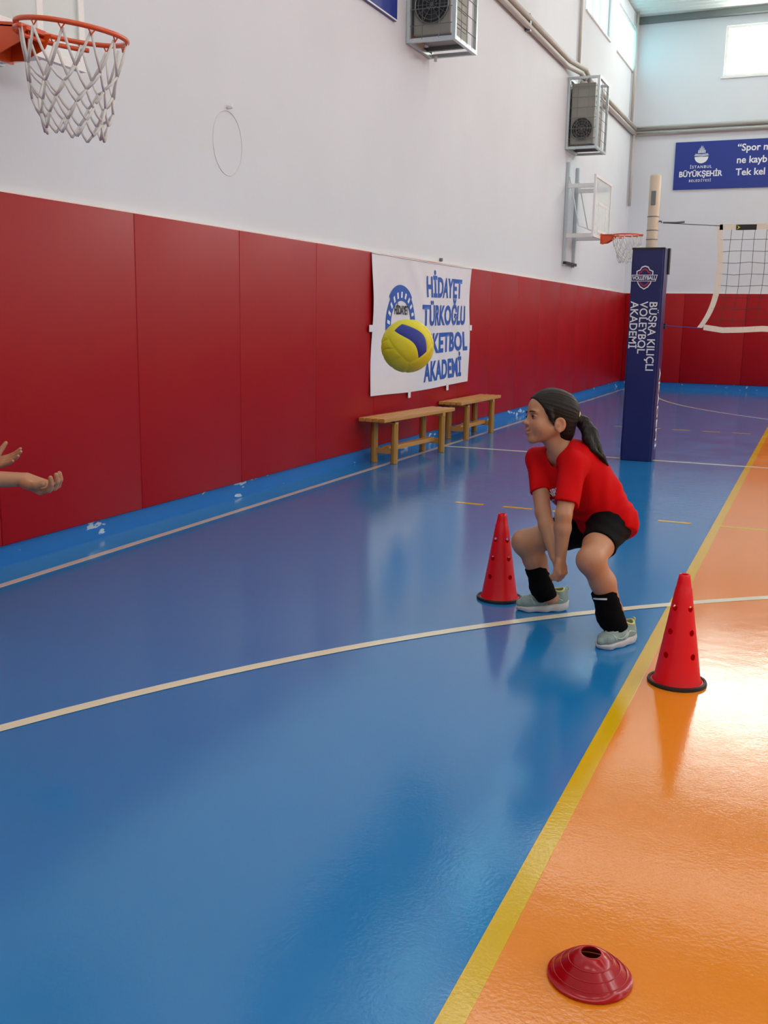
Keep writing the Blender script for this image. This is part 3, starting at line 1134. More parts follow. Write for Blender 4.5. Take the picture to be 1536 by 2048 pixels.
def post_cover(xp, side, label, text=True):
    t_ = thing('post_cover', label, 'post cover', (xp, YC, 0), 0, 'padded covers on the net posts')
    w_, d_, hh = 0.145, 0.135, 1.935
    bm = bmesh.new()
    bmesh.ops.create_cube(bm, size=1)
    for v in bm.verts:
        v.co = Vector((v.co.x * 2 * w_, v.co.y * 2 * d_, 0.004 + (v.co.z + 0.5) * hh))
    bmesh.ops.bevel(bm, geom=[e for e in bm.edges if abs(e.verts[0].co.z - e.verts[1].co.z) > 1], offset=0.02, segments=3, affect='EDGES')
    bmesh.ops.subdivide_edges(bm, edges=[e for e in bm.edges if abs(e.verts[0].co.z - e.verts[1].co.z) > 1], cuts=26)
    for v in bm.verts:
        z = v.co.z
        k = 1 + 0.012 * math.sin(z * 7 + 1) * math.sin(PI * z / hh) + 0.008 * math.sin(z * 19 + v.co.x * 8)
        v.co.x *= k
        v.co.y *= 2 - k if False else k
    me = bpy.data.meshes.new('cover')
    bm.to_mesh(me)
    bm.free()
    smooth_by_angle(me, 0.7)
    link('cover', me, M_NAVY, t_)
    tp = MB()
    tp.box(-w_ * 1.005, w_ * 1.005, -d_ - 0.004, -d_ + 0.004, hh - 0.012, hh + 0.006)
    tp.build('top_seam', M_BLACK, t_)
    fl = MB()
    MB().box(side * w_ - 0.006, side * w_ + 0.016, d_ - 0.04, d_ + 0.012, 1.22, 1.27).build('cord_buckle', M_BLACK, t_)
    fl.box(side * w_ - 0.006, side * w_ + 0.014, d_ - 0.06, d_ + 0.012, hh - 0.22, hh + 0.012)
    fl.build('closing_strap', M_BLACK, t_)
    if not text:
        return t_
    fy = -d_ - 0.005

    def MF(x, z):   # reading downwards
        return basis((x, fy, z), (0, 0, -1), (1, 0, 0))
    for body, xx, z0, sz in (('B\u00dc\u015eRA KILI\u00c7LI', 0.070, 1.465, 0.100), ('VOLEYBOL', -0.014, 1.465, 0.100), ('AKADEM\u0130', -0.098, 1.465, 0.100)):
        put_text('lettering', body, sz, MF(xx, z0), M_PRINT, t_, align='LEFT', bold=0.0011, sx=0.96)
    put_text('lettering', 'AKADEM\u0130', 0.11, basis((w_ + 0.004, 0.02, 0.86), (0, 0, -1), (0, 1, 0)), M_PRINT, t_, align='LEFT', bold=0.002, sx=1.55)
    # shield emblem
    cz_ = 1.675

    def F2(x, z, off=0.0):
        return basis((x, fy - off, z), (1, 0, 0), (0, 0, 1))
    sh = [(-0.075, 0.035), (-0.075, 0.06), (-0.045, 0.072), (-0.03, 0.098), (0.0, 0.108), (0.03, 0.098), (0.045, 0.072), (0.075, 0.06), (0.075, 0.035),
          (0.06, -0.05), (0.035, -0.085), (0.0, -0.105), (-0.035, -0.085), (-0.06, -0.05)]
    MB().prism(sh, 0.001, F2(-0.02, cz_)).build('shield_outline', M_PRINT, t_)
    MB().prism([(x * 0.88, z * 0.9) for x, z in sh], 0.001, F2(-0.02, cz_, 0.001)).build('shield_field', M_NAVY, t_)
    MB().prism([(x * 0.72, z * 0.76) for x, z in sh], 0.001, F2(-0.02, cz_, 0.002)).build('shield_red', M_RED_PRINT, t_)
    MB().prism([(x * 0.6, z * 0.64) for x, z in sh], 0.001, F2(-0.02, cz_, 0.003)).build('shield_inner', M_NAVY, t_)
    MB().prism([(-0.115, 0.026), (0.115, 0.026), (0.1, -0.032), (-0.115, -0.032)], 0.001, F2(-0.02, cz_, 0.004)).build('ribbon_outline', M_PRINT, t_)
    MB().prism([(-0.111, 0.021), (0.108, 0.021), (0.095, -0.027), (-0.111, -0.027)], 0.001, F2(-0.02, cz_, 0.005)).build('ribbon', M_NAVY, t_)
    put_text('lettering', 'VOLLEYBALL', 0.046, F2(-0.022, cz_ - 0.003, 0.0072), M_PRINT, t_, bold=0.0012, sx=0.78)
    return t_


net_post(PX, 1, 'cream metal net post rising out of the navy padded cover')
post_cover(PX, 1, 'navy padded post cover with white lettering and shield emblem')
net_post(2 * CX - PX, -1, 'cream net post on the far right side of the orange court')
post_cover(2 * CX - PX, -1, 'plain navy padded cover on the post right of the orange court', text=False)

t = thing('volleyball_net', 'volleyball net with cream tapes stretched from the padded post', 'net', (0, YC, 0))
NX0, NX1 = -0.93, 2 * CX + 0.93
NZ1, NZ0 = 2.14, 1.235


def edge_x(z):
    s = (NZ1 - z) / (NZ1 - NZ0)
    return NX0 + 0.03 * math.sin(s * 3) - 0.115 * s ** 5


def tape(name, pts, wd, dirv, mt):
    """flat strip along pts, width wd in direction dirv, 3 mm thick"""
    mb_ = MB()
    vs, fs = [], []
    d = Vector(dirv).normalized() * wd / 2
    for p in pts:
        p = Vector(p)
        for s in (-1, 1):
            for e in (-0.0015, 0.0015):
                vs.append(p + d * s + Vector((0, e, 0)))
    n = len(pts)
    for i in range(n - 1):
        a, b = 4 * i, 4 * i + 4
        fs += [(a, a + 2, b + 2, b), (a + 1, b + 1, b + 3, a + 3), (a, b, b + 1, a + 1), (a + 2, a + 3, b + 3, b + 2)]
    return mb_.add(vs, fs).build(name, mt, t)


tape('top_tape', [(x_, 0, NZ1 - 0.02 - 0.012 * math.sin(PI * (x_ - NX0) / (NX1 - NX0))) for x_ in np.linspace(NX0, NX1, 40)], 0.05, (0, 0, 1), M_NETTAPE)
tape('bottom_tape', [(x_, 0, NZ0 + 0.012 * (x_ < -0.98) - 0.012 * math.sin(PI * min(1, (x_ - NX0 + 0.1) / 0.5)) + 0.004 * math.sin(9 * x_))
                     for x_ in np.linspace(NX0 - 0.075, NX1, 60)], 0.05, (0, 0, 1), M_NETTAPE)
tape('side_tape', [(edge_x(z_), 0, z_) for z_ in np.linspace(NZ1, NZ0, 26)], 0.05, (1, 0, 0.1), M_NETTAPE)
tape('side_tape', [(NX1, 0, z_) for z_ in np.linspace(NZ1, NZ0, 10)], 0.05, (1, 0, 0), M_NETTAPE)
MB().box(-0.79, -0.62, -0.006, -0.003, NZ1 - 0.05, NZ1 - 0.003).build('maker_patch', M_DARK, t)
MB().add([(-0.785, -0.0065, NZ1 - 0.045), (-0.755, -0.0065, NZ1 - 0.026), (-0.785, -0.0065, NZ1 - 0.008), (-0.772, -0.0065, NZ1 - 0.026)], [(0, 1, 3), (1, 2, 3)]).build('patch_mark', M_YBALL, t)
cords = MB()
for k in range(1, 9):
    z_ = NZ1 - 0.03 - k * 0.1
    xs = np.linspace(edge_x(z_), NX1, 80)
    cords.tube([(x_, 0, z_ + 0.006 * math.sin(x_ * 31 + k) * (k > 1)) for x_ in xs], 0.002, 4)
k = 0
x_ = NX0 + 0.1
while x_ < NX1:
    cords.tube([(x_ - 0.03 * (s ** 3) * (1.2 if x_ < -0.5 else 0) + 0.004 * math.sin(9 * s + x_ * 5), 0, NZ1 - 0.03 - s * (NZ1 - NZ0 - 0.03)) for s in np.linspace(0, 1, 8)], 0.0019, 4)
    x_ += 0.1
stuff(cords.build('net_mesh', M_NETCORD, t))
for (p, q) in (((PX + 0.09, 0, 2.165), (NX0, 0, NZ1 - 0.01)), ((2 * CX - PX - 0.09, 0, 2.165), (NX1, 0, NZ1 - 0.01))):
    MB().tube([p, q], 0.004, 5).build('top_cable', M_STEEL, t)
MB().tube([(PX + 0.09, 0, 2.168), (PX + 0.2, 0, 2.165), (PX + 0.28, 0, 2.17)], 0.009, 6).build('tension_hook', M_STEEL, t)
for (p, q) in (((PX + 0.155, 0, 1.25), (NX0 - 0.1, 0, NZ0)), ((2 * CX - PX - 0.155, 0, 1.25), (NX1, 0, NZ0))):
    MB().tube([p, q], 0.004, 5).build('bottom_cord', mat('blue_cord', rgb(60, 80, 150), 0.7), t)

# ------------------------------------------------------------------ training cones


def bool_cut(me, cutter):
    a = bpy.data.objects.new('a', me)
    b = bpy.data.objects.new('b', cutter)
    COL.objects.link(a)
    COL.objects.link(b)
    md = a.modifiers.new('cut', 'BOOLEAN')
    md.operation = 'DIFFERENCE'
    md.solver = 'EXACT'
    md.object = b
    bpy.context.view_layer.update()
    dg = bpy.context.evaluated_depsgraph_get()
    r_ = bpy.data.meshes.new_from_object(a.evaluated_get(dg))
    bpy.data.objects.remove(a)
    bpy.data.objects.remove(b)
    return r_


def cone_meshes():
    R0, R1, Hh = 0.083, 0.0205, 0.404

    def rad(z):
        return R0 + (R1 + (0.0012 if z < Hh - 0.05 else -0.0006) - R0) * (z - 0.012) / (Hh - 0.018)
    zs = [0.012, 0.03, 0.07, 0.12, 0.17, 0.22, 0.27, 0.31, Hh - 0.052, Hh - 0.048, Hh - 0.02, Hh - 0.006]
    prof = [(0.094, 0.004), (0.094, 0.010), (R0 + 0.004, 0.0115)]
    prof += [(rad(z), z) for z in zs[1:]]
    prof += [(R1 - 0.004, Hh), (R1 - 0.008, Hh - 0.002)]
    prof += [(max(0.008, rad(z) - 0.0035), z) for z in reversed(zs[1:-1])]
    prof += [(R0 - 0.004, 0.004)]
    me = MB().lathe(prof, 48, close=True).mesh('cone_body')
    bm = bmesh.new()
    bm.from_mesh(me)
    bmesh.ops.recalc_face_normals(bm, faces=bm.faces)
    bm.to_mesh(me)
    bm.free()
    cut = MB()
    for k in range(4):
        a = PI / 4 + k * PI / 2
        for z in (0.115, 0.20, 0.285):
            r1 = rad(z)
            d = Vector((math.cos(a), math.sin(a), 0.16)).normalized()
            s_ = Vector((-math.sin(a), math.cos(a), 0))
            n_ = d.cross(s_)
            rr = 0.0115
            p0 = Vector((math.cos(a) * (r1 - 0.016), math.sin(a) * (r1 - 0.016), z))
            p1 = Vector((math.cos(a) * (r1 + 0.02), math.sin(a) * (r1 + 0.02), z))
            vs = []
            for p in (p0, p1):
                for j in range(14):
                    t_ = 2 * PI * j / 14
                    vs.append(p + s_ * rr * math.cos(t_) + Vector((0, 0, 1)) * rr * math.sin(t_))
            cut.add(vs, [tuple(range(13, -1, -1)), tuple(range(14, 28))] + [(j, (j + 1) % 14, 14 + (j + 1) % 14, 14 + j) for j in range(14)])
    cm = cut.mesh('cut')
    bm = bmesh.new()
    bm.from_mesh(cm)
    bmesh.ops.recalc_face_normals(bm, faces=bm.faces)
    bm.to_mesh(cm)
    bm.free()
    me = bool_cut(me, cm)
    me.name = 'cone_body'
    smooth_by_angle(me, 0.5)
    ring = MB().lathe([(0.092, 0.001), (0.104, 0.001), (0.105, 0.006), (0.103, 0.013), (0.094, 0.014), (0.092, 0.009)], 48, close=True).mesh('rubber_ring')
    smooth_by_angle(ring, 0.9)
    return me, ring


cone_me, ring_me_ = cone_meshes()
for loc, rz, lab in (((-1.279, 4.379, 0), math.atan2(-4.379, 1.279), 'red plastic cone with black rim standing behind the girl\'s far foot'),
                     ((-0.374, 3.594, 0), math.atan2(-3.594, 0.374) + 0.05, 'red plastic cone with black rim on the orange court right of the girl')):
    t = thing('training_cone', lab, 'cone', loc, rz, 'tall red training cones')
    link('cone_body', cone_me, M_CONE, t)
    link('rubber_ring', ring_me_, M_BLACK, t)

t = thing('disc_cone', 'low dark red disc cone on the orange floor at the front', 'cone', (-0.311, 1.803, 0), 0.4)
prof = [(0.0825, 0.0015), (0.0838, 0.0040), (0.0832, 0.0070), (0.0800, 0.0085), (0.0740, 0.0138), (0.0728, 0.0166), (0.0600, 0.0262), (0.0588, 0.0290), (0.0455, 0.0380), (0.0443, 0.0408),
        (0.0300, 0.0505), (0.0250, 0.0540), (0.0222, 0.0558), (0.0195, 0.0558), (0.0190, 0.0530), (0.0250, 0.0480), (0.0430, 0.0355), (0.0575, 0.0240), (0.0715, 0.0115), (0.0800, 0.0025)]
me = MB().lathe(prof, 56, close=True).mesh('disc_body')
bm = bmesh.new()
bm.from_mesh(me)
bmesh.ops.recalc_face_normals(bm, faces=bm.faces)
bm.to_mesh(me)
bm.free()
smooth_by_angle(me, 0.6)
link('disc_body', me, M_DISC, t)
for rr, zz in ((0.0435, 0.0412), (0.0580, 0.0297), (0.0718, 0.0174)):
    MB().tube([(rr * math.cos(2 * PI * k / 48), rr * math.sin(2 * PI * k / 48), zz) for k in range(48)], 0.0012, 8, closed=True).build('moulded_ring', M_DISC, t, True)


# ------------------------------------------------------------------ the ball in the air
def volleyball(c, R, label, ex, ey):
    t_ = thing('volleyball', label, 'ball', c)
    ex = Vector(ex).normalized()
    ez = ex.cross(Vector(ey)).normalized()
    ey = ez.cross(ex)
    MB().lathe([(max(1e-4, (R - 0.003) * math.sin(PI * k / 16)), -(R - 0.003) * math.cos(PI * k / 16)) for k in range(17)], 24).build('bladder', M_DARK, t_, True)
    A = [(ex, ey, ez), (-ex, ey, -ez), (ey, ez, ex), (-ey, ez, -ex), (ez, ex, ey), (-ez, ex, -ey)]
    for fi, (n_, a_, b_) in enumerate(A):
        for strip in range(3):
            nu, nv = 26, 10
            vs, fs = [], []
            for i in range(nu + 1):
                for j in range(nv + 1):
                    u = -1 + 2 * i / nu
                    bnd = [-1, -0.42, 0.30, 1]
                    wv_ = 0.26 * math.cos(PI * u / 2) + 0.08 * math.sin(PI * u)
                    lo = bnd[strip] + (wv_ if strip > 0 else 0)
                    hi = bnd[strip + 1] + (wv_ if strip < 2 else 0)
                    v = lo + (hi - lo) * j / nv
                    p = n_ + a_ * math.tan(u * PI / 4) + b_ * math.tan(v * PI / 4)
                    p.normalize()
                    e = min(i, nu - i) / 2.0
                    e2 = min(j, nv - j) / 1.5
                    q = min(1.0, e, e2)
                    vs.append(p * (R - 0.0022 * (1 - q)))
            for i in range(nu):
                for j in range(nv):
                    a, b = i * (nv + 1) + j, (i + 1) * (nv + 1) + j
                    fs.append((a, b, b + 1, a + 1))
            o_ = MB().add(vs, fs).build('panel', M_BBALL if (strip == 1 and fi in (0, 1)) or (strip == 0 and fi == 2) else M_YBALL, t_, True)
    return t_


bc = at(815, 692, 3.86)
volleyball(tuple(bc), 0.102, 'yellow and blue volleyball in the air in front of the white flag',
           Vector(-FW * 0.93 + UP * 0.13 + RT * 0.16), Vector(RT * 0.66 - UP * 0.74))


# ------------------------------------------------------------------ people: implicit surfaces turned into one smooth mesh
class Field:
    def __init__(self, lo, hi, h):
        self.lo = np.array(lo, float)
        self.h = h
        n = np.ceil((np.array(hi) - self.lo) / h).astype(int) + 1
        self.n = n
        self.F = np.full(n, 1.0, np.float32)
        self.ax = [(self.lo[i] + h * np.arange(n[i])).astype(np.float32) for i in range(3)]

    def region(self, lo, hi):
        sl, c = [], []
        for i in range(3):
            a = int(max(0, math.floor((lo[i] - self.lo[i]) / self.h)))
            b = int(min(self.n[i], math.ceil((hi[i] - self.lo[i]) / self.h) + 1))
            if b <= a:
                return None, None
            sl.append(slice(a, b))
            sh = [1, 1, 1]
            sh[i] = b - a
            c.append(self.ax[i][a:b].reshape(sh))
        return tuple(sl), c

    def join(self, fn, lo, hi, k=0.01, sub=False):
        pad = k * 1.5 + 0.012
        sl, c = self.region(np.array(lo) - pad, np.array(hi) + pad)
        if sl is None:
            return self
        d = fn(*c)
        A = self.F[sl]
        if sub:
            t = np.clip(0.5 - 0.5 * (A + d) / k, 0, 1)
            self.F[sl] = A + (-d - A) * t + k * t * (1 - t)
        else:
            t = np.clip(0.5 + 0.5 * (A - d) / k, 0, 1)
            self.F[sl] = A + (d - A) * t - k * t * (1 - t)
        return self

    def cone(self, a, b, ra, rb, k=0.01, sub=False, cut=None, cuta=None):
        a, b = np.array(a, float), np.array(b, float)
        ab = b - a
        L2 = float(ab @ ab) + 1e-12
        R = max(ra, rb)

        def fn(X, Y, Z):
            px, py, pz_ = X - a[0], Y - a[1], Z - a[2]
            t = np.clip((px * ab[0] + py * ab[1] + pz_ * ab[2]) / L2, 0, 1)
            d = np.sqrt((px - t * ab[0]) ** 2 + (py - t * ab[1]) ** 2 + (pz_ - t * ab[2]) ** 2) - (ra + (rb - ra) * t)
            for c_ in (cut, cuta):
                if c_ is not None:
                    p0, nn = c_
                    d = np.maximum(d, (X - p0[0]) * nn[0] + (Y - p0[1]) * nn[1] + (Z - p0[2]) * nn[2])
            return d
        return self.join(fn, np.minimum(a, b) - R, np.maximum(a, b) + R, k, sub)

    def chain(self, pts, rs, k=0.01):
        for i in range(len(pts) - 1):
            self.cone(pts[i], pts[i + 1], rs[i], rs[i + 1], k)
        return self

    def ell(self, c, ax, r, k=0.01, sub=False, cut=None):
        """ellipsoid with axes ax (3 unit vectors) and radii r"""
        c = np.array(c, float)
        E_ = [np.array(v, float) for v in ax]
        ext = np.sqrt(sum((E_[i] * r[i]) ** 2 for i in range(3)))

        def fn(X, Y, Z):
            px, py, pz_ = X - c[0], Y - c[1], Z - c[2]
            q0 = q1 = 0
            for i in range(3):
                s = px * E_[i][0] + py * E_[i][1] + pz_ * E_[i][2]
                q0 = q0 + (s / r[i]) ** 2
                q1 = q1 + (s / r[i] ** 2) ** 2
            q0 = np.sqrt(q0)
            d = q0 * (q0 - 1) / (np.sqrt(q1) + 1e-9)
            if cut is not None:
                p0, nn = cut
                d = np.maximum(d, (X - p0[0]) * nn[0] + (Y - p0[1]) * nn[1] + (Z - p0[2]) * nn[2])
            return d
        return self.join(fn, c - ext, c + ext, k, sub)

    def clip(self, p0, n_):
        """keep the side where (p-p0).n < 0"""
        X, Y, Z = [self.ax[i].reshape([-1 if j == i else 1 for j in range(3)]) for i in range(3)]
        self.F = np.maximum(self.F, (X - p0[0]) * n_[0] + (Y - p0[1]) * n_[1] + (Z - p0[2]) * n_[2]).astype(np.float32)
        return self

    def ripple(self, fn):
        X, Y, Z = [self.ax[i].reshape([-1 if j == i else 1 for j in range(3)]) for i in range(3)]
        msk = np.abs(self.F) < 0.03
        idx = np.nonzero(msk)
        self.F[idx] += fn(self.ax[0][idx[0]], self.ax[1][idx[1]], self.ax[2][idx[2]]).astype(np.float32)
        return self

    def mesh(self, name, relax=2):
        F = self.F
        s = F < 0
        nx, ny, nz_ = F.shape
        cnt = np.zeros((nx - 1, ny - 1, nz_ - 1), np.int8)
        for i in (0, 1):
            for j in (0, 1):
                for k in (0, 1):
                    cnt += s[i:nx - 1 + i, j:ny - 1 + j, k:nz_ - 1 + k]
        msk = (cnt > 0) & (cnt < 8)
        ci = np.argwhere(msk)
        idx = np.full(msk.shape, -1, np.int64)
        idx[msk] = np.arange(len(ci))
        acc = np.zeros((len(ci), 3))
        num = np.zeros(len(ci))
        for ax_ in range(3):
            o1, o2 = [q for q in range(3) if q != ax_]
            for i in (0, 1):
                for j in (0, 1):
                    off = [0, 0, 0]
                    off[o1], off[o2] = i, j
                    a = ci + off
                    off2 = list(off)
                    off2[ax_] = 1
                    b = ci + off2
                    fa = F[a[:, 0], a[:, 1], a[:, 2]]
                    fb = F[b[:, 0], b[:, 1], b[:, 2]]
                    cr = (fa < 0) != (fb < 0)
                    tt = np.where(cr, fa / np.where(cr, fa - fb, 1), 0)
                    p = np.array(off, float) + tt[:, None] * np.eye(3)[ax_]
                    acc[cr] += p[cr]
                    num[cr] += 1
        V = self.lo + self.h * (ci + acc / num[:, None])
        quads = []
        for ax_ in range(3):
            o1, o2 = (ax_ + 1) % 3, (ax_ + 2) % 3
            sa = [slice(None)] * 3
            sb = [slice(None)] * 3
            sa[ax_] = slice(0, -1)
            sb[ax_] = slice(1, None)
            A, B = s[tuple(sa)], s[tuple(sb)]
            df = np.argwhere(A != B)
            df = df[(df[:, o1] > 0) & (df[:, o2] > 0) & (df[:, o1] < F.shape[o1] - 1) & (df[:, o2] < F.shape[o2] - 1)]
            ins = A[df[:, 0], df[:, 1], df[:, 2]]
            e1, e2 = np.eye(3, dtype=int)[o1], np.eye(3, dtype=int)[o2]
            q = [df - e1 - e2, df - e2, df, df - e1]
            q = np.stack([idx[c[:, 0], c[:, 1], c[:, 2]] for c in q], 1)
            q[~ins] = q[~ins][:, ::-1]
            quads.append(q)
        Q = np.concatenate(quads)
        # a little Laplacian relaxation takes the grid steps out
        for _ in range(relax):
            S = np.zeros_like(V)
            N_ = np.zeros(len(V))
            for a, b in ((0, 1), (1, 2), (2, 3), (3, 0)):
                np.add.at(S, Q[:, a], V[Q[:, b]])
                np.add.at(S, Q[:, b], V[Q[:, a]])
                np.add.at(N_, Q[:, a], 1)
                np.add.at(N_, Q[:, b], 1)
            V = V * 0.5 + 0.5 * S / np.maximum(N_, 1)[:, None]
        me = bpy.data.meshes.new(name)
        me.vertices.add(len(V))
        me.vertices.foreach_set('co', V.astype(np.float32).ravel())
        me.loops.add(Q.size)
        me.loops.foreach_set('vertex_index', Q.astype(np.int32).ravel())
        me.polygons.add(len(Q))
        me.polygons.foreach_set('loop_start', np.arange(0, Q.size, 4, dtype=np.int32))
        me.polygons.foreach_set('loop_total', np.full(len(Q), 4, np.int32))
        me.polygons.foreach_set('use_smooth', np.ones(len(Q), bool))
        me.update(calc_edges=True)
        me.validate()
        return me, V


def unit(v):
    v = np.array(v, float)
    return v / np.linalg.norm(v)


def rot(v, axis, a):
    axis = unit(axis)
    v = np.array(v, float)
    return v * math.cos(a) + np.cross(axis, v) * math.sin(a) + axis * (axis @ v) * (1 - math.cos(a))


def hand(fd, W, d, n, th, S=1.0, curl=(0.4, 0.5, 0.4), thumb_curl=0.3, spread=0.05, thumb_out=0.7, rs=1.0):
    """hand from wrist W along d; n = the way the palm faces; th = the thumb's side"""
    d = unit(d)
    n = unit(np.array(n) - d * (np.array(n) @ d))
    th = unit(np.array(th) - d * (np.array(th) @ d) - n * (np.array(th) @ n))
    tips = []
    palm = 0.066 * S
    for i, (off, ln) in enumerate(((1.45, 0.92), (0.5, 1.0), (-0.45, 0.95), (-1.35, 0.76))):
        base = W + th * off * 0.008 * S
        kn = W + d * palm * (1.0 - 0.05 * abs(off)) + th * off * 0.0148 * S
        fd.cone(base, kn, 0.0125 * S, 0.0098 * S, 0.008)
        dd = unit(d + th * off * spread)
        axis = np.cross(dd, n)
        p = kn
        r = 0.0080 * S * rs
        for (sl_, cu) in zip((0.034, 0.022, 0.018), curl):
            dd = rot(dd, axis, cu)
            q = p + dd * sl_ * S * ln
            fd.cone(p, q, r, r * 0.9, 0.004)
            p = q
            r *= 0.9
        tips.append(p)
    b0 = W + d * 0.012 * S + th * 0.016 * S
    td = unit(d * (1 - thumb_out * 0.45) + th * thumb_out + n * 0.35)
    b1 = b0 + td * 0.032 * S
    fd.cone(b0, b1, 0.0135 * S, 0.0105 * S, 0.008)
    ax_ = np.cross(td, unit(d + n * 0.6))
    td = rot(td, ax_, thumb_curl) if np.linalg.norm(ax_) > 1e-3 else td
    b2 = b1 + td * 0.026 * S
    fd.cone(b1, b2, 0.0098 * S, 0.0090 * S, 0.004)
    td = rot(td, ax_, thumb_curl) if np.linalg.norm(ax_) > 1e-3 else td
    fd.cone(b2, b2 + td * 0.02 * S, 0.0088 * S, 0.0078 * S, 0.004)
    return tips


def set_tint(me, V, fn):
    at_ = me.attributes.new('tint', 'FLOAT_COLOR', 'POINT')
    c = np.ones((len(V), 4), np.float32)
    fn(V, c)
    at_.data.foreach_set('color', c.ravel())


class Head:
    """head frame: f forward, l to the wearer's left, u up; c is the middle of the skull"""

    def __init__(self, c, f, u, s=1.0):
        self.c = np.array(c, float)
        self.f = unit(f)
        self.l = unit(np.cross(u, self.f))
        self.u = np.cross(self.f, self.l)
        self.s = s

    def p(self, f, l, u):
        return self.c + self.s * (self.f * f + self.l * l + self.u * u)

    @property
    def ax(self):
        return (self.f, self.l, self.u)


def head_shape(fd, H, smile=0.0):
    s = H.s

    def E_(f, l, u, rf, rl, ru, k=0.012, sub=False, ax=None):
        fd.ell(H.p(f, l, u), ax or H.ax, (rf * s, rl * s, ru * s), k, sub)
    E_(0.006, 0, 0.020, 0.096, 0.074, 0.078)                      # skull
    E_(0.043, 0, -0.042, 0.060, 0.061, 0.070, 0.02)               # face
    for sg in (-1, 1):
        fd.cone(H.p(0.010, sg * 0.046, -0.066), H.p(0.074, sg * 0.012, -0.103), 0.021 * s, 0.016 * s, 0.025)   # jaw
        E_(0.064, sg * 0.036, -0.056, 0.029, 0.028, 0.029, 0.02)  # cheek
        E_(0.086, sg * 0.030, 0.003, 0.012, 0.022, 0.008, 0.014)  # brow
    E_(0.083, 0, -0.107, 0.015, 0.017, 0.014, 0.014)              # chin
    E_(0.084, 0, -0.074, 0.020, 0.026, 0.020, 0.014)              # muzzle
    for sg in (-1, 1):
        E_(0.108, sg * 0.033, -0.016, 0.020, 0.017, 0.0105, 0.010, sub=True)   # eye socket
    # nose
    fd.cone(H.p(0.089, 0, -0.010), H.p(0.107, 0, -0.036), 0.0080 * s, 0.0095 * s, 0.012)
    E_(0.1135, 0, -0.0415, 0.0105, 0.0110, 0.0092, 0.007)
    for sg in (-1, 1):
        E_(0.104, sg * 0.0120, -0.0455, 0.009, 0.0068, 0.007, 0.005)
        E_(0.109, sg * 0.0068, -0.0515, 0.004, 0.003, 0.003, 0.003, sub=True)
    # lips and the line between them
    n = 10
    up, lo, mid = [], [], []
    for i in range(n + 1):
        t = -1 + 2 * i / n
        fwd = 0.1045 - 0.024 * t * t
        l = 0.029 * t
        z0 = -0.0770 + smile * 0.013 * t * t
        up.append(H.p(fwd, l, z0 + 0.0042 * (1 - t * t)))
        lo.append(H.p(fwd - 0.001, l, z0 - 0.0048 * (1 - t * t)))
        mid.append(H.p(fwd + 0.0035, l, z0))
    rl = [0.0035 + 0.0022 * (1 - abs(-1 + 2 * i / n)) for i in range(n + 1)]
    for i in range(n):
        fd.cone(up[i], up[i + 1], rl[i] * s, rl[i + 1] * s, 0.004)
        fd.cone(lo[i], lo[i + 1], rl[i] * s * 1.1, rl[i + 1] * s * 1.1, 0.004)
    for i in range(1, n - 1):
        fd.cone(mid[i], mid[i + 1], 0.0027 * s, 0.0027 * s, 0.003, sub=True)
    # ears
    for sg in (-1, 1):
        eax = (unit(H.f * 0.96 - H.l * sg * 0.28), unit(H.l * sg + H.f * 0.28), H.u)
        E_(-0.008, sg * 0.077, -0.045, 0.025, 0.0085, 0.031, 0.005, ax=eax)
        E_(-0.005, sg * 0.0865, -0.041, 0.0150, 0.0095, 0.020, 0.003, sub=True, ax=eax)
        E_(-0.001, sg * 0.0815, -0.047, 0.005, 0.005, 0.008, 0.004, ax=eax)
        E_(-0.004, sg * 0.0785, -0.070, 0.0095, 0.0065, 0.010, 0.005, ax=eax)
    return dict(up=up, lo=lo)


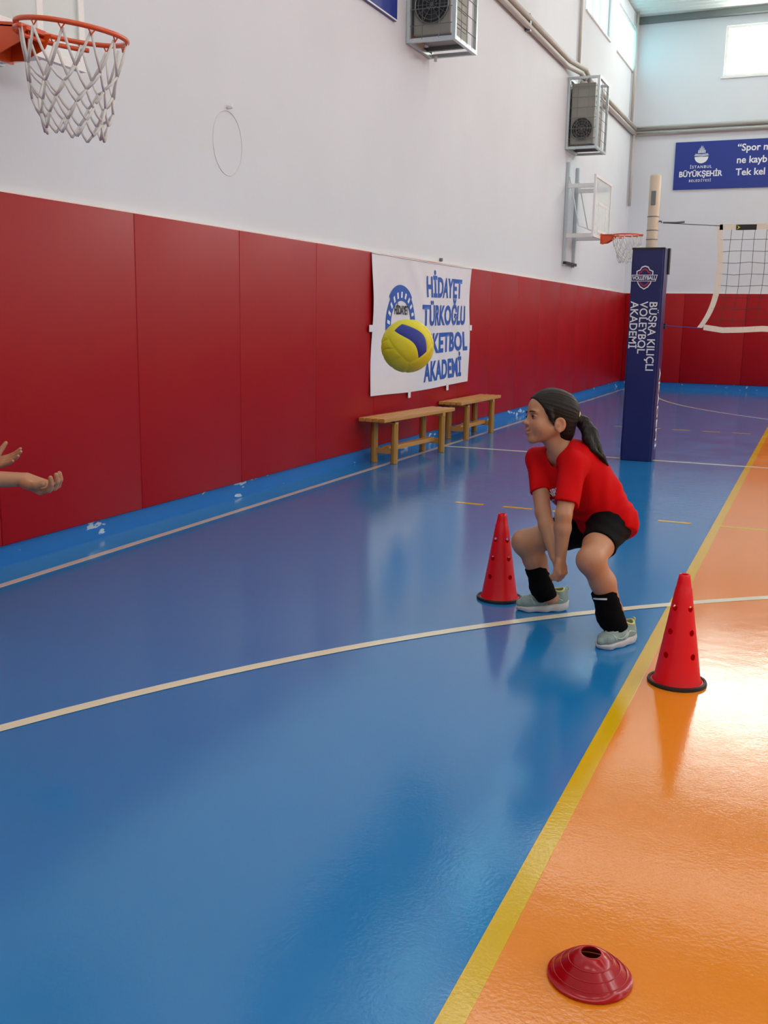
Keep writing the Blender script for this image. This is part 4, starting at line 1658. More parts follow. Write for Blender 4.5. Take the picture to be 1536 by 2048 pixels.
def head_extras(H, parent, skin):
    """eyes, lashes and brows as meshes of their own"""
    s = H.s
    for sg in (-1, 1):
        c = H.p(0.0825, sg * 0.0325, -0.0165)
        R = 0.0135 * s
        M_ = basis(c, H.l, H.u)
        mb_ = MB().lathe([(max(1e-5, R * math.sin(PI * k / 14)), -R * math.cos(PI * k / 14)) for k in range(15)], 20)
        ob_ = mb_.build('eye', M_EYEW, parent, True)
        look = unit(H.f + H.l * sg * 0.02 - H.l * 0.10 + H.u * 0.06)
        ob_.data.transform(Matrix.Translation(Vector(c)))
        ic = c + look * R * 0.86
        side = unit(np.cross(H.u, look))
        upv = np.cross(look, side)
        vs = [ic + look * R * 0.17]
        for k in range(18):
            a = 2 * PI * k / 18
            vs.append(ic + (side * math.cos(a) + upv * math.sin(a)) * R * 0.72 + look * 0.0003)
        MB().add(vs, [(0, 1 + k, 1 + (k + 1) % 18) for k in range(18)]).build('iris', M_IRIS, ob_, True)
        # lids: shells that meet at the corners of the eye, and a dark lash line
        NA = 21

        def lid_rows(sgn, top, nrow, rr):
            rows_ = []
            for j in range(nrow + 1):
                row = []
                for i in range(NA):
                    az = -1.7 + 3.4 * i / (NA - 1)
                    e0 = sgn * max(-0.02, top * (1 - (abs(az) / 1.12) ** 2)) + (0.03 if az * sg > 0 else 0.0)
                    e2 = e0 + (sgn * 1.3 - e0) * j / nrow
                    dirv = H.f * math.cos(e2) * math.cos(az) + H.l * math.cos(e2) * math.sin(az) + H.u * math.sin(e2)
                    row.append(c + dirv * rr)
                rows_.append(row)
            return rows_
        for nm_, sgn, top, rr in (('upper_lid', 1, 0.27, R * 1.09), ('lower_lid', -1, 0.24, R * 1.06)):
            rows = lid_rows(sgn, top, 5, rr)
            vs = [p for r_ in rows for p in r_]
            fs = [(j * NA + i, j * NA + i + 1, (j + 1) * NA + i + 1, (j + 1) * NA + i) for j in range(5) for i in range(NA - 1)]
            if sgn < 0:
                fs = [f_[::-1] for f_ in fs]
            lo_ = MB().add(vs, fs).build(nm_, M_SKIN, ob_, True)
            a_ = lo_.data.attributes.new('tint', 'FLOAT_COLOR', 'POINT')
            a_.data.foreach_set('color', np.tile(np.array([0.90, 0.82, 0.80, 1], np.float32), len(vs)))
            if sgn > 0:
                MB().tube([p + H.f * 0.0007 for p in rows[0][3:18]], [0.0007 + 0.0015 * math.sin(PI * i / 14) for i in range(15)], 5).build('lashes', M_BROW, ob_, True)
        # brow, laid on the skin
        pts = []
        for i in range(11):
            t = i / 10
            l_, u_ = sg * (0.012 + 0.037 * t), 0.0015 + 0.0050 * math.sin(PI * (0.25 + t * 0.65))
            h_ = skin.ray_cast(Vector(H.p(0.2, l_, u_)), Vector(-H.f))
            pts.append(np.array(h_[0]) if h_[0] is not None else H.p(0.1, l_, u_))
        MB().tube(pts, [0.0013 + 0.0022 * math.sin(PI * (0.2 + 0.75 * i / 10)) for i in range(11)], 6).build('eyebrow', M_BROW, parent, True)


def shoe(parent, heel, toe, name_label=None, tilt=0.0, L=None):
    heel, toe = np.array(heel, float), np.array(toe, float)
    t = toe - heel
    L = np.linalg.norm(t)
    t = t / L
    z = np.array([0, 0, 1.0])
    sd = np.cross(z, t)
    k = L / 0.225

    def P(a, b, c):
        return heel + t * a * k + sd * b * k + z * c * k
    lo = np.minimum(heel, toe) - 0.09
    hi = np.maximum(heel, toe) + 0.09
    lo[2] = -0.01
    hi[2] = 0.13
    fd = Field(lo, hi, 0.003)
    for s_ in (-1, 1):
        fd.cone(P(0.035, s_ * 0.006, 0.046), P(0.105, s_ * 0.010, 0.046), 0.028 * k, 0.030 * k, 0.012)
        fd.cone(P(0.105, s_ * 0.012, 0.046), P(0.178, s_ * 0.016, 0.036), 0.030 * k, 0.021 * k, 0.012)
    fd.cone(P(0.18, 0, 0.036), P(0.205, 0.0, 0.031), 0.026 * k, 0.017 * k, 0.012)
    fd.cone(P(0.046, 0, 0.05), P(0.043, 0, 0.074), 0.033 * k, 0.031 * k, 0.014)
    fd.cone(P(0.017, 0, 0.05), P(0.012, 0, 0.084), 0.019 * k, 0.012 * k, 0.014)
    fd.cone(P(0.055, 0, 0.08), P(0.120, 0, 0.066), 0.027 * k, 0.018 * k, 0.014)
    fd.clip(P(0, 0, 0.020), (0, 0, -1))
    fd.cone(P(0.048, 0, 0.074), P(0.046, 0, 0.14), 0.026 * k, 0.029 * k, 0.006, sub=True)
    me, V = fd.mesh('shoe', 1)
    sh = link('shoe', me, M_SHOE, parent)
    # sole
    fd = Field(lo, hi, 0.003)
    nn = 16
    for s_ in (-1, 1):
        fd.cone(P(0.036, s_ * 0.004, 0.018), P(0.10, s_ * 0.008, 0.017), 0.034 * k, 0.036 * k, 0.01)
        fd.cone(P(0.10, s_ * 0.008, 0.017), P(0.172, s_ * 0.012, 0.017), 0.036 * k, 0.034 * k, 0.01)
    fd.cone(P(0.172, 0, 0.017), P(0.195, 0, 0.02), 0.037 * k, 0.028 * k, 0.01)
    fd.cone(P(0.02, 0, 0.03), P(0.006, 0, 0.05), 0.026 * k, 0.016 * k, 0.012)
    fd.clip(P(0, 0, 0.0015 / k), (0, 0, -1))
    n1 = unit(z * 1.0 + t * 0.10)
    fd.clip(P(0.12, 0, 0.029), n1)
    fd.ripple(lambda X, Y, Z: 0.0012 * np.sin(((X - heel[0]) * t[0] + (Y - heel[1]) * t[1]) * 95) * (Z < 0.02))
    me, V = fd.mesh('sole', 1)
    link('sole', me, M_SOLE, sh)
    lc = MB()
    bv = BVHTree.FromPolygons([v.co for v in sh.data.vertices], [p.vertices for p in sh.data.polygons])

    def on(a, b):
        o_ = Vector(P(a, b, 0.2))
        h_ = bv.ray_cast(o_, Vector((0, 0, -1)))
        return np.array(h_[0]) + z * 0.0012 if h_[0] is not None else P(a, b, 0.06)
    for i in range(4):
        a = 0.098 + 0.016 * i
        for s_ in (-1, 1):
            lc.tube([on(a + 0.012 * (j / 5), s_ * (-0.017 + 0.034 * j / 5)) for j in range(6)], 0.0017, 5)
    lc.tube([on(0.09, 0.004), on(0.08, 0.02) + z * 0.004, on(0.092, 0.032), on(0.098, 0.012)], 0.0018, 5)
    lc.tube([on(0.09, -0.004), on(0.082, -0.02) + z * 0.004, on(0.095, -0.03), on(0.1, -0.01)], 0.0018, 5)
    stuff(lc.build('laces', M_LACE, sh, True))
    lp = []
    for j in range(24):
        a = 2 * PI * j / 24
        o_ = Vector(P(0.047 + 0.0285 * math.cos(a), 0.0285 * math.sin(a), 0.25))
        h_ = bv.ray_cast(o_, Vector((0, 0, -1)))
        if h_[0] is not None and h_[0].z > 0.06 * k:
            lp.append(np.array(h_[0]))
    if len(lp) > 8:
        MB().tube(lp, 0.0042, 6, closed=True).build('collar_lining', M_LINING, sh, True)
    MB().tube([P(0.088, 0, 0.080), P(0.080, 0, 0.100), P(0.074, 0, 0.112)], [0.014 * k, 0.013 * k, 0.008 * k], 10).build('tongue', M_SHOE, sh, True)
    MB().tube([P(0.004, 0, 0.078), P(-0.005, 0, 0.094), P(0.006, 0, 0.102)], 0.0035, 6).build('pull_tab', M_LINING, sh, True)
    st = MB()
    for s_ in (-1, 1):
        pts = []
        for j in range(9):
            a = 0.03 + 0.13 * j / 8
            zc_ = 0.050 + 0.010 * math.sin(j * 0.8)
            o_ = Vector(P(a, s_ * 0.12, zc_))
            h_ = bv.ray_cast(o_, Vector(-sd * s_))
            if h_[0] is not None:
                pts.append(np.array(h_[0]) + sd * s_ * 0.0008)
        if len(pts) > 3:
            st.tube(pts, 0.0022, 5)
    for a0, a1 in ((0.125, 0.085), (0.105, 0.065), (0.150, 0.165)):
        for s_ in (-1, 1):
            pts = []
            for j in range(7):
                o_ = Vector(P(a0 + (a1 - a0) * j / 6, s_ * 0.12, 0.034 + 0.030 * j / 6))
                h_ = bv.ray_cast(o_, Vector(-sd * s_))
                if h_[0] is not None:
                    pts.append(np.array(h_[0]) + sd * s_ * 0.0006)
            if len(pts) > 3:
                st.tube(pts, 0.0028, 5)
    pts = [on(0.172 - 0.05 * (abs(j - 5) / 5) ** 2, -0.03 + 0.06 * j / 10) for j in range(11)]
    st.tube(pts, 0.0022, 5)
    stuff(st.build('overlay', M_LACE, sh, True))
    return sh


def knee_pad(parent, a, b, ra, rb, fwd):
    """sleeve round the shin from a (top) to b (bottom) with a padded front"""
    a, b = np.array(a, float), np.array(b, float)
    ax_ = unit(b - a)
    L = np.linalg.norm(b - a)
    fd = Field(np.minimum(a, b) - 0.12, np.maximum(a, b) + 0.12, 0.0035)
    fd.cone(a - ax_ * 0.03, b + ax_ * 0.03, ra, rb, 0.004, cut=(b, ax_), cuta=(a, -ax_))
    fw_ = unit(fwd - ax_ * (fwd @ ax_))
    s_ = np.cross(ax_, fw_)
    fd.ell(a + (b - a) * 0.60 + fw_ * ra * 0.35, (fw_, s_, ax_), (ra * 0.92, ra * 0.98, L * 0.40), 0.010, cut=None)
    fd.ripple(lambda X, Y, Z: 0.0007 * np.sin(((X - a[0]) * ax_[0] + (Y - a[1]) * ax_[1] + (Z - a[2]) * ax_[2]) * 210))
    me, V = fd.mesh('knee_pad', 1)
    return link('knee_pad', me, M_KPAD, parent)


def project_decal(name, me2d, bv, org, xdir, ydir, mt, parent, off=0.002, depth=0.4):
    """flat print laid on a garment: verts (x,y) shot along -normal onto the cloth"""
    xdir, ydir = unit(xdir), unit(ydir)
    nrm = np.cross(xdir, ydir)
    keep = {}
    for v in me2d.vertices:
        p = np.array(org) + xdir * v.co.x + ydir * v.co.y + nrm * depth
        h_ = bv.ray_cast(Vector(p), Vector(-nrm))
        if h_[0] is not None:
            keep[v.index] = np.array(h_[0]) + np.array(h_[1]) * off
    mb_ = MB()
    idx = {k: i for i, k in enumerate(keep)}
    fs = []
    for p in me2d.polygons:
        if all(q in keep for q in p.vertices):
            pts = [keep[q] for q in p.vertices]
            if max(np.linalg.norm(pts[i] - pts[i - 1]) for i in range(len(pts))) < 0.06:
                fs.append(tuple(idx[q] for q in p.vertices))
    mb_.add([keep[k] for k in keep], fs)
    return mb_.build(name, mt, parent)


Z3 = np.array([0, 0, 1.0])

# ------------------------------------------------------------------ the girl
girl = thing('person', 'girl in red T-shirt and black shorts crouching with clasped arms between two cones', 'person', (0, 0, 0))

gf = unit((-0.86 * RT - 0.50 * FW) * np.array([1, 1, 0]))            # body facing
gl = np.cross(Z3, gf)                                                  # her left
pelvis = at(1210, 1038, 4.27)
hipL, hipR = at(1217, 1051, 4.19), at(1190, 1052, 4.36)
kneeL, ankL = at(1182, 1120, 3.97), at(1240, 1254, 4.06)
kneeR, ankR = at(1050, 1084, 4.40), at(1099, 1194, 4.46)
neck = at(1124, 900, 4.20)
shL, shR = at(1148, 930, 4.09), at(1075, 919, 4.30)
elL, wrL = at(1127, 1030, 4.02), at(1121, 1117, 4.055)
elR, wrR = at(1086, 1025, 4.20), at(1110, 1114, 4.11)
GH = Head(at(1103, 829, 4.17), -0.975 * RT - 0.23 * FW + 0.04 * UP, UP * 1.0 + Z3 * 0.3 - RT * 0.02, 1.0)
spine = unit(neck - pelvis)
sp_l = unit(shL - shR)
sp_f = unit(np.cross(sp_l, spine))
sp_l = np.cross(spine, sp_f)
tor = (sp_f, sp_l, spine)


def lerp(a, b, t_):
    return np.array(a) * (1 - t_) + np.array(b) * t_


fd = Field((-1.22, 3.62, -0.01), (-0.45, 4.62, 1.11), 0.0034)
head_shape(fd, GH, smile=0.7)
fd.cone(GH.p(-0.018, 0, -0.055), neck + spine * 0.0 + sp_f * 0.0, 0.043, 0.046, 0.02)
fd.cone(GH.p(0.02, 0, -0.085), neck + sp_f * 0.02, 0.026, 0.036, 0.02)
fd.ell(lerp(neck, pelvis, 0.30), tor, (0.070, 0.105, 0.115), 0.03)
fd.ell(lerp(neck, pelvis, 0.65), tor, (0.075, 0.095, 0.13), 0.03)
fd.ell(pelvis, tor, (0.072, 0.10, 0.085), 0.03)
fd.cone(neck - spine * 0.02, shL, 0.04, 0.036, 0.03).cone(neck - spine * 0.02, shR, 0.04, 0.036, 0.03)
# arms
fd.chain([shL, lerp(shL, elL, 0.5), elL], [0.040, 0.039, 0.033], 0.012)
fd.chain([elL, lerp(elL, wrL, 0.3), wrL], [0.033, 0.0335, 0.0215], 0.012)
fd.chain([shR, lerp(shR, elR, 0.5), elR], [0.040, 0.038, 0.032], 0.012)
fd.chain([elR, lerp(elR, wrR, 0.3), wrR], [0.032, 0.0325, 0.0215], 0.012)
# clasped hands: the right a fist, the left folded round it
hd = unit(at(1123, 1165, 4.05) - at(1116, 1117, 4.08))
pn = unit(-sp_f * 0.3 + RT * 0.8)
hand(fd, wrR, unit(at(1119, 1162, 4.085) - wrR), RT * 1.0 - FW * 0.45, -RT * 0.55 - FW * 0.85, 0.95, (1.35, 1.5, 0.8), 0.25, 0.0, 0.3)
hand(fd, wrL, unit(at(1128, 1164, 4.055) - wrL), RT * -0.75 + FW * 0.75, -RT * 0.7 - FW * 0.7, 0.97, (0.75, 1.1, 0.7), 0.2, 0.0, 0.3)
# legs
for hip, knee, ank in ((hipL, kneeL, ankL), (hipR, kneeR, ankR)):
    shin = unit(ank - knee)
    fwk = unit(gf - shin * (gf @ shin))
    fd.chain([hip, lerp(hip, knee, 0.55), knee], [0.070, 0.062, 0.053], 0.02)
    fd.ell(knee + fwk * 0.010, (fwk, np.cross(shin, fwk), shin), (0.047, 0.046, 0.052), 0.02)
    fd.chain([knee, lerp(knee, ank, 0.35) - fwk * 0.010, lerp(knee, ank, 0.75), ank], [0.050, 0.049, 0.037, 0.029], 0.02)
hl = at(1268, 1286, 4.09)


def floor_pt(px, py, z=0.0):
    d_ = FW + RT * (px - 768) / FPX - UP * (py - 1024) / FPX
    return CAM_C + d_ * (z - CAM_C[2]) / d_[2]


heelL, toeL = floor_pt(1266, 1280), floor_pt(1194, 1299)
heelR, toeR = floor_pt(1134, 1219), floor_pt(1030, 1220)
for ank, heel, toe in ((ankL, heelL, toeL), (ankR, heelR, toeR)):
    dt = unit(toe - heel)
    fd.chain([ank, heel + dt * 0.05 + Z3 * 0.05, heel + dt * 0.13 + Z3 * 0.035], [0.029, 0.027, 0.02], 0.01)
me, V = fd.mesh('body', 2)


def girl_tint(V_, c):
    # lips and cheeks carry more red
    q = (V_ - GH.c) / GH.s
    f_, l_, u_ = q @ GH.f, q @ GH.l, q @ GH.u
    lip = np.exp(-((u_ + 0.0765 - 0.0045 * (l_ / 0.026) ** 2) / 0.0072) ** 2) * np.exp(-(l_ / 0.021) ** 4) * (f_ > 0.07)
    chk = np.exp(-((u_ + 0.052) / 0.022) ** 2 - ((np.abs(l_) - 0.046) / 0.022) ** 2) * (f_ > 0.03)
    ear = np.exp(-((f_ + 0.012) / 0.02) ** 2 - ((u_ + 0.045) / 0.035) ** 2) * (np.abs(l_) > 0.068)
    for w_, col in ((lip, (0.86, 0.62, 0.62)), (chk * 0.7, (1.0, 0.86, 0.82)), (ear * 0.6, (1.0, 0.84, 0.80))):
        for i in range(3):
            c[:, i] *= 1 + w_ * (col[i] - 1)


set_tint(me, V, girl_tint)
link('body', me, M_SKIN, girl)
head_extras(GH, girl, BVHTree.FromPolygons([v.co for v in me.vertices], [p.vertices for p in me.polygons]))

# T-shirt
fd = Field((-1.15, 3.80, 0.26), (-0.45, 4.60, 1.05), 0.0036)
fd.ell(lerp(neck, pelvis, 0.27) - sp_f * 0.014, tor, (0.100, 0.124, 0.125), 0.03)
fd.ell(lerp(neck, pelvis, 0.60) - sp_f * 0.020, tor, (0.116, 0.124, 0.150), 0.04)
fd.ell(lerp(neck, pelvis, 1.0) - sp_f * 0.004, tor, (0.110, 0.160, 0.142), 0.04)
fd.ell(lerp(neck, pelvis, 0.46) + sp_f * 0.045 - sp_l * 0.040, tor, (0.085, 0.100, 0.150), 0.03)
fd.cone(neck - spine * 0.03, shL, 0.052, 0.050, 0.03).cone(neck - spine * 0.03, shR, 0.052, 0.050, 0.03)
for sh_, el_, tt in ((shL, elL, 0.78), (shR, elR, 0.62)):
    ad = unit(el_ - sh_)
    e_ = lerp(sh_, el_, tt)
    out = unit(np.cross(ad, spine))
    rs_ = 0.054 if sh_ is shL else 0.046
    fd.cone(sh_ - ad * 0.005, lerp(sh_, el_, tt + 0.25), rs_, rs_ * 0.9, 0.022, cut=(e_, ad))
ph = np.array([0.3, 1.1, 2.0])


def folds(X, Y, Z):
    a = (X - pelvis[0]) * spine[0] + (Y - pelvis[1]) * spine[1] + (Z - pelvis[2]) * spine[2]
    l_ = (X - pelvis[0]) * sp_l[0] + (Y - pelvis[1]) * sp_l[1] + (Z - pelvis[2]) * sp_l[2]
    f_ = (X - pelvis[0]) * sp_f[0] + (Y - pelvis[1]) * sp_f[1] + (Z - pelvis[2]) * sp_f[2]
    g = np.exp(-((a - 0.02) / 0.09) ** 2)
    r_ = 0.0026 * g * np.sin(a * 150 + 12 * np.sin(l_ * 9 + 1) + f_ * 25)
    r_ += 0.0034 * np.sin(a * 55 + l_ * 30 + f_ * 22 + 1.5 * np.sin(l_ * 40)) * np.exp(-((a - 0.17) / 0.12) ** 2)
    r_ += 0.0018 * np.sin(f_ * 70 + a * 45 + 2 * np.sin(l_ * 30))
    return r_


fd.ripple(folds)
hemB, hemS, hemF = at(1254, 1088, 4.36), at(1206, 1049, 4.10), at(1141, 1060, 4.17)
hn = unit(np.cross(hemB - hemS, hemF - hemS))
if hn @ spine > 0:
    hn = -hn
fd.clip(hemS, hn)
# neck opening
cd = unit(neck - lerp(neck, pelvis, 0.35))
fd.cone(neck - cd * 0.028 + sp_f * 0.022, GH.p(0.0, 0, -0.06) + sp_f * 0.0, 0.054, 0.062, 0.004, sub=True)
me, V = fd.mesh('t_shirt', 2)
tee = link('t_shirt', me, M_TEE, girl)
bv = BVHTree.FromPolygons([v.co for v in me.vertices], [p.vertices for p in me.polygons])
pc = at(1090, 968, 4.12)
fx = unit(sp_l)
dc = text_mesh('\u0130STANBUL', 0.042, bold=0.0016, sx=0.9, grid=0.008)
org = lerp(neck, pelvis, 0.36) - sp_l * 0.050
project_decal('chest_lettering', dc, bv, org, sp_l, spine, M_PRINT, tee)
for nm, sc_, mt_, of in (('chest_shield', 1.0, M_PRINT, 0.002), ('chest_shield_field', 0.86, M_BLUE_PRINT, 0.0028), ('chest_shield_band', 0.7, M_RED_PRINT, 0.0036)):
    sh_me = MB()
    n = 20
    vs, fs = [(0, 0, 0)], []
    for j in range(1, 5):
        for k in range(n):
            a = 2 * PI * k / n
            vs.append((0.036 * sc_ * j / 4 * math.cos(a), 0.034 * sc_ * j / 4 * math.sin(a) - 0.0, 0))
    fs += [(0, 1 + k, 1 + (k + 1) % n) for k in range(n)]
    for j in range(3):
        for k in range(n):
            a, b = 1 + j * n + k, 1 + j * n + (k + 1) % n
            fs.append((a, a + n, b + n, b))
    q = sh_me.add(vs, fs).mesh('q')
    project_decal(nm, q, bv, lerp(neck, pelvis, 0.53) - sp_l * 0.045, sp_l, spine, mt_, tee, of)
# collar rib
# shorts
fd = Field((-1.15, 3.75, 0.14), (-0.45, 4.66, 0.80), 0.0036)
fd.ell(pelvis - sp_f * 0.004 - spine * 0.02, tor, (0.094, 0.122, 0.105), 0.03)
for hip, knee, tt in ((hipL, kneeL, 0.60), (hipR, kneeR, 0.74)):
    ad = unit(knee - hip)
    e_ = lerp(hip, knee, tt)
    fd.cone(hip, lerp(hip, knee, tt + 0.2), 0.084, 0.068, 0.03, cut=(e_, unit(ad + Z3 * -0.1)))
    fd.ell(lerp(pelvis, hip, 0.8) - Z3 * 0.01, (sp_f, sp_l, spine), (0.086, 0.078, 0.086), 0.03)
fd.ripple(lambda X, Y, Z: 0.0015 * np.sin(Z * 120 + X * 60 + Y * 40))
me, V = fd.mesh('shorts', 2)
link('shorts', me, M_SHORT, girl)
# knee pads worn round the shins
padL = knee_pad(girl, at(1206, 1181, 4.01), at(1233, 1259, 4.05), 0.051, 0.048, gf)
padR = knee_pad(girl, at(1070, 1132, 4.425), at(1095, 1197, 4.45), 0.049, 0.045, gf)
bvp = BVHTree.FromPolygons([v.co for v in padL.data.vertices], [p.vertices for p in padL.data.polygons])
q = MB().add(
    [(x_, y_, 0) for y_ in (-0.0035, 0.0035) for x_ in np.linspace(-0.026, 0.026, 9)], [(i, i + 1, i + 10, i + 9) for i in range(8)]).mesh('q')
project_decal('pad_print', q, bvp, at(1208, 1201, 3.9), RT, UP, M_PRINT, padL)
shoe(girl, heelL, toeL)
shoe(girl, heelR, toeR)

# hair: cap, ponytail and tie
fd = Field(GH.c - np.array([0.2, 0.2, 0.28]), GH.c + np.array([0.32, 0.25, 0.16]), 0.0032)
fd.ell(GH.p(-0.002, 0, 0.024), GH.ax, (0.104, 0.083, 0.086), 0.01)
fd.ell(GH.p(-0.035, 0, -0.02), GH.ax, (0.072, 0.077, 0.078), 0.02)
fd.ell(GH.p(-0.056, 0, -0.070), GH.ax, (0.046, 0.052, 0.046), 0.02)
fd.ell(GH.p(-0.060, 0, 0.02), GH.ax, (0.052, 0.066, 0.060), 0.03)
# cut the face free: hairline from the forehead down to the ear
c1 = GH.p(0.030, 0.0, -0.030)
n1 = unit(GH.f * 0.80 - GH.u * 0.52)
fd.clip(c1, n1)
fd.cone(GH.p(-0.010, 0.09, -0.046), GH.p(-0.010, 0.06, -0.046), 0.024, 0.024, 0.006, sub=True)
fd.cone(GH.p(-0.010, -0.09, -0.046), GH.p(-0.010, -0.06, -0.046), 0.024, 0.024, 0.006, sub=True)
fd.cone(GH.p(0.006, 0.09, -0.085), GH.p(0.006, -0.09, -0.085), 0.030, 0.030, 0.01, sub=True)
# side locks in front of the ear and loose strand
for sg in (1, -1):
    fd.chain([GH.p(0.040, sg * 0.070, 0.010), GH.p(0.028, sg * 0.0735, -0.022), GH.p(0.016, sg * 0.0725, -0.050)], [0.014, 0.009, 0.003], 0.008)
tie = GH.p(-0.108, 0.0, -0.002)
pts = [GH.p(-0.085, 0, 0.0), tie, at(1167, 846, 4.20), at(1181, 868, 4.18), at(1190, 893, 4.16), at(1204, 914, 4.15), at(1217, 932, 4.15)]
fd.chain(pts, [0.030, 0.019, 0.028, 0.031, 0.024, 0.013, 0.003], 0.01)
pts2 = [at(1168, 850, 4.18), at(1175, 878, 4.15), at(1186, 900, 4.13), at(1213, 921, 4.12)]
fd.chain(pts2, [0.018, 0.020, 0.012, 0.002], 0.01)


def strands(X, Y, Z):
    P_ = np.stack([X, Y, Z], 1) - GH.c
    f_, l_, u_ = P_ @ GH.f, P_ @ GH.l, P_ @ GH.u
    # combed back from the brow to the tie
    v = unit(tie - GH.p(0.1, 0, 0.05))
    e1 = unit(GH.l - v * (GH.l @ v))
    e2 = np.cross(v, e1)
    Q_ = np.stack([X, Y, Z], 1) - tie
    a = np.arctan2(Q_ @ e1, Q_ @ e2)
    r_ = 0.0007 * np.sin(a * 34 + 1.3 * np.sin(a * 9)) + 0.0006 * np.sin(a * 71 + 0.5)
    pt = (l_ * 0 + (f_ < -0.10))
    return np.where(pt > 0, 0.0010 * np.sin(l_ * 520 + u_ * 60) + 0.0006 * np.sin(f_ * 420 + l_ * 300 + u_ * 220), r_)


fd.ripple(strands)
me, V = fd.mesh('hair', 2)
link('hair', me, M_HAIR, girl)
td = unit(at(1167, 846, 4.20) - GH.p(-0.085, 0, 0.0))
s1 = unit(np.cross(td, GH.l))
s2 = np.cross(td, s1)
MB().tube([tie + td * 0.003 + (s1 * math.cos(2 * PI * k / 24) + s2 * math.sin(2 * PI * k / 24)) * 0.021 for k in range(24)], 0.0065, 8, closed=True).build('hair_tie', M_TIE, girl, True)


# ------------------------------------------------------------------ the thrower, kneeling at the left edge of the view
thr = thing('person', 'person at the left edge of the photo holding out both open hands after a throw', 'person', (0, 0, 0))
tf = unit((RT * 0.97 + FW * 0.22) * np.array([1, 1, 0]))               # facing the girl
tl = np.cross(Z3, tf)
tneck = at(-215, 850, 3.95)
tpel = np.array([tneck[0] - tf[0] * 0.06, tneck[1] - tf[1] * 0.06, 0.43])
tsp = unit(tneck - tpel)
tsR = tneck - tl * 0.125 - tsp * 0.045 + tf * 0.01
tsL = tneck + tl * 0.125 - tsp * 0.045 + tf * 0.01
teR, twR = at(-70, 958, 3.78), at(50, 959, 3.82)
teL, twL = at(-120, 940, 4.10), at(-22, 930, 4.10)
ttor = (unit(np.cross(tl, tsp)), tl, tsp)
TH = Head(tneck + tsp * 0.155 + tf * 0.035, tf, tsp, 0.95)
thR, thL = tpel - tl * 0.07 - tsp * 0.03, tpel + tl * 0.07 - tsp * 0.03
tkR = thR + tf * 0.27 - tl * 0.07 + Z3 * -0.02
tkL = thL + tf * 0.27 + tl * 0.07 + Z3 * -0.02
taR = np.array([*(tkR - tf * 0.10)[:2], 0.085])
taL = np.array([*(tkL - tf * 0.10)[:2], 0.085])
allp = np.array([tneck, tpel, twR, twL, tkR, tkL, taR, taL, TH.p(0, 0, 0.12)])
fd = Field(np.r_[allp.min(0)[:2] - 0.2, -0.01], allp.max(0) + np.array([0.22, 0.22, 0.05]), 0.0038)
head_shape(fd, TH, smile=0.5)
fd.cone(TH.p(-0.018, 0, -0.055), tneck, 0.040, 0.044, 0.02)
fd.ell(lerp(tneck, tpel, 0.32), ttor, (0.072, 0.108, 0.13), 0.03)
fd.ell(lerp(tneck, tpel, 0.68), ttor, (0.072, 0.095, 0.14), 0.03)
fd.ell(tpel, ttor, (0.083, 0.11, 0.09), 0.03)
for sg, s_, e_, w_ in ((-1, tsR, teR, twR), (1, tsL, teL, twL)):
    fd.cone(tneck - tsp * 0.025, s_, 0.04, 0.037, 0.03)
    fd.chain([s_, lerp(s_, e_, 0.5), e_], [0.038, 0.036, 0.031], 0.012)
    fd.chain([e_, lerp(e_, w_, 0.3), w_], [0.033, 0.034, 0.026], 0.012)
for hp, kn, an in ((thR, tkR, taR), (thL, tkL, taL)):
    fd.chain([hp, lerp(hp, kn, 0.5), kn], [0.074, 0.066, 0.053], 0.02)
    fd.chain([kn, lerp(kn, an, 0.35), an], [0.050, 0.049, 0.032], 0.02)
    fd.chain([an, an - Z3 * 0.03, an + tf * 0.07 - Z3 * 0.05], [0.032, 0.028, 0.022], 0.01)
# right hand: palm up, fingers curling up; left hand behind it, more open
hand(fd, twR, unit(at(96, 978, 3.80) - twR), UP * 0.9 - FW * 0.45, FW * -0.9 - UP * 0.5, 1.5, (0.55, 0.75, 0.5), 0.3, 0.03, 0.45, 1.05)
hand(fd, twL, unit(at(30, 917, 4.07) - twL), UP * 0.75 - FW * 0.7, FW * 0.5 + UP * 0.9, 1.15, (0.05, 0.2, 0.15), 0.05, 0.12, 0.8, 1.05)
me, V = fd.mesh('body', 2)


def thr_tint(V_, c):
    q_ = (V_ - TH.c) / TH.s
    l_, u_, f_ = q_ @ TH.l, q_ @ TH.u, q_ @ TH.f
    lip = np.exp(-((u_ + 0.0765) / 0.0072) ** 2) * np.exp(-(l_ / 0.021) ** 4) * (f_ > 0.07)
    for i, k_ in enumerate((0.86, 0.62, 0.62)):
        c[:, i] *= 1 + lip * (k_ - 1)


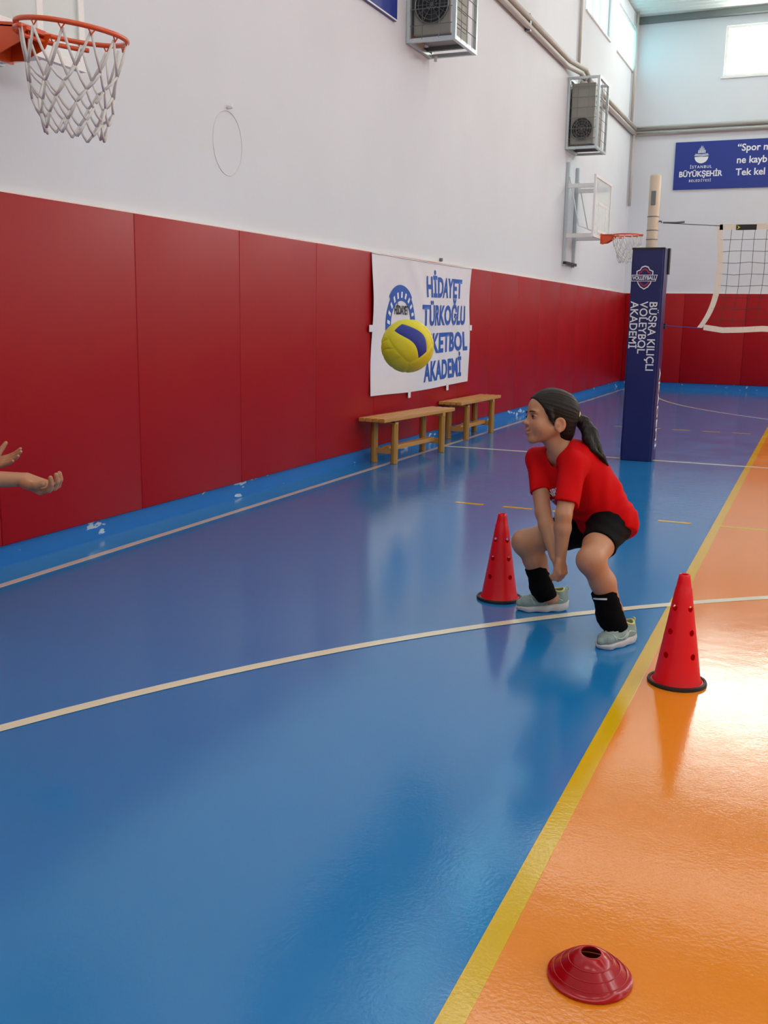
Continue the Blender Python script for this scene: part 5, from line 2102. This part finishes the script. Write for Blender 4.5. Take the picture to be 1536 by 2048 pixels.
set_tint(me, V, thr_tint)
link('body', me, M_SKIN, thr)
head_extras(TH, thr, BVHTree.FromPolygons([v.co for v in me.vertices], [p.vertices for p in me.polygons]))
fd = Field(np.r_[allp.min(0)[:2] - 0.2, 0.2], np.r_[allp.max(0)[:2] + 0.2, tneck[2] + 0.1], 0.0042)
fd.ell(lerp(tneck, tpel, 0.30), ttor, (0.090, 0.122, 0.135), 0.03)
fd.ell(lerp(tneck, tpel, 0.66), ttor, (0.092, 0.115, 0.16), 0.03)
fd.ell(lerp(tneck, tpel, 1.02), ttor, (0.104, 0.130, 0.12), 0.03)
fd.clip(tpel - tsp * 0.06, -tsp)
for s_, e_ in ((tsR, teR), (tsL, teL)):
    ad = unit(e_ - s_)
    fd.cone(tneck - tsp * 0.03, s_, 0.05, 0.049, 0.03)
    fd.cone(s_, lerp(s_, e_, 0.9), 0.053, 0.048, 0.02, cut=(lerp(s_, e_, 0.68), ad))
fd.ripple(lambda X, Y, Z: 0.002 * np.sin(Z * 60 + X * 30 + Y * 20))
fd.cone(tneck - tsp * 0.02 + tf * 0.015, TH.p(0, 0, -0.06), 0.052, 0.06, 0.004, sub=True)
me, V = fd.mesh('t_shirt', 2)
link('t_shirt', me, M_TEE, thr)
fd = Field(np.r_[allp.min(0)[:2] - 0.2, 0.02], np.r_[allp.max(0)[:2] + 0.2, 0.62], 0.0042)
fd.ell(tpel - tsp * 0.02, ttor, (0.096, 0.124, 0.10), 0.03)
for hp, kn in ((thR, tkR), (thL, tkL)):
    fd.cone(hp, lerp(hp, kn, 0.95), 0.088, 0.068, 0.03, cut=(lerp(hp, kn, 0.62), unit(kn - hp)))
me, V = fd.mesh('shorts', 2)
link('shorts', me, M_SHORT, thr)
fd = Field(TH.c - 0.2, TH.c + 0.2, 0.004)
fd.ell(TH.p(-0.002, 0, 0.024), TH.ax, (0.099, 0.079, 0.082), 0.01)
fd.ell(TH.p(-0.035, 0, -0.03), TH.ax, (0.068, 0.073, 0.085), 0.02)
fd.clip(TH.p(0.030, 0.0, -0.030), unit(TH.f * 0.80 - TH.u * 0.52))
for sg in (-1, 1):
    fd.cone(TH.p(-0.010, sg * 0.09, -0.046), TH.p(-0.010, sg * 0.06, -0.046), 0.023, 0.023, 0.006, sub=True)
me, V = fd.mesh('hair', 1)
link('hair', me, M_HAIR, thr)
for an in (taR, taL):
    hp_ = np.array([an[0], an[1], 0]) - tf * 0.05
    shoe(thr, hp_, hp_ + tf * 0.215)
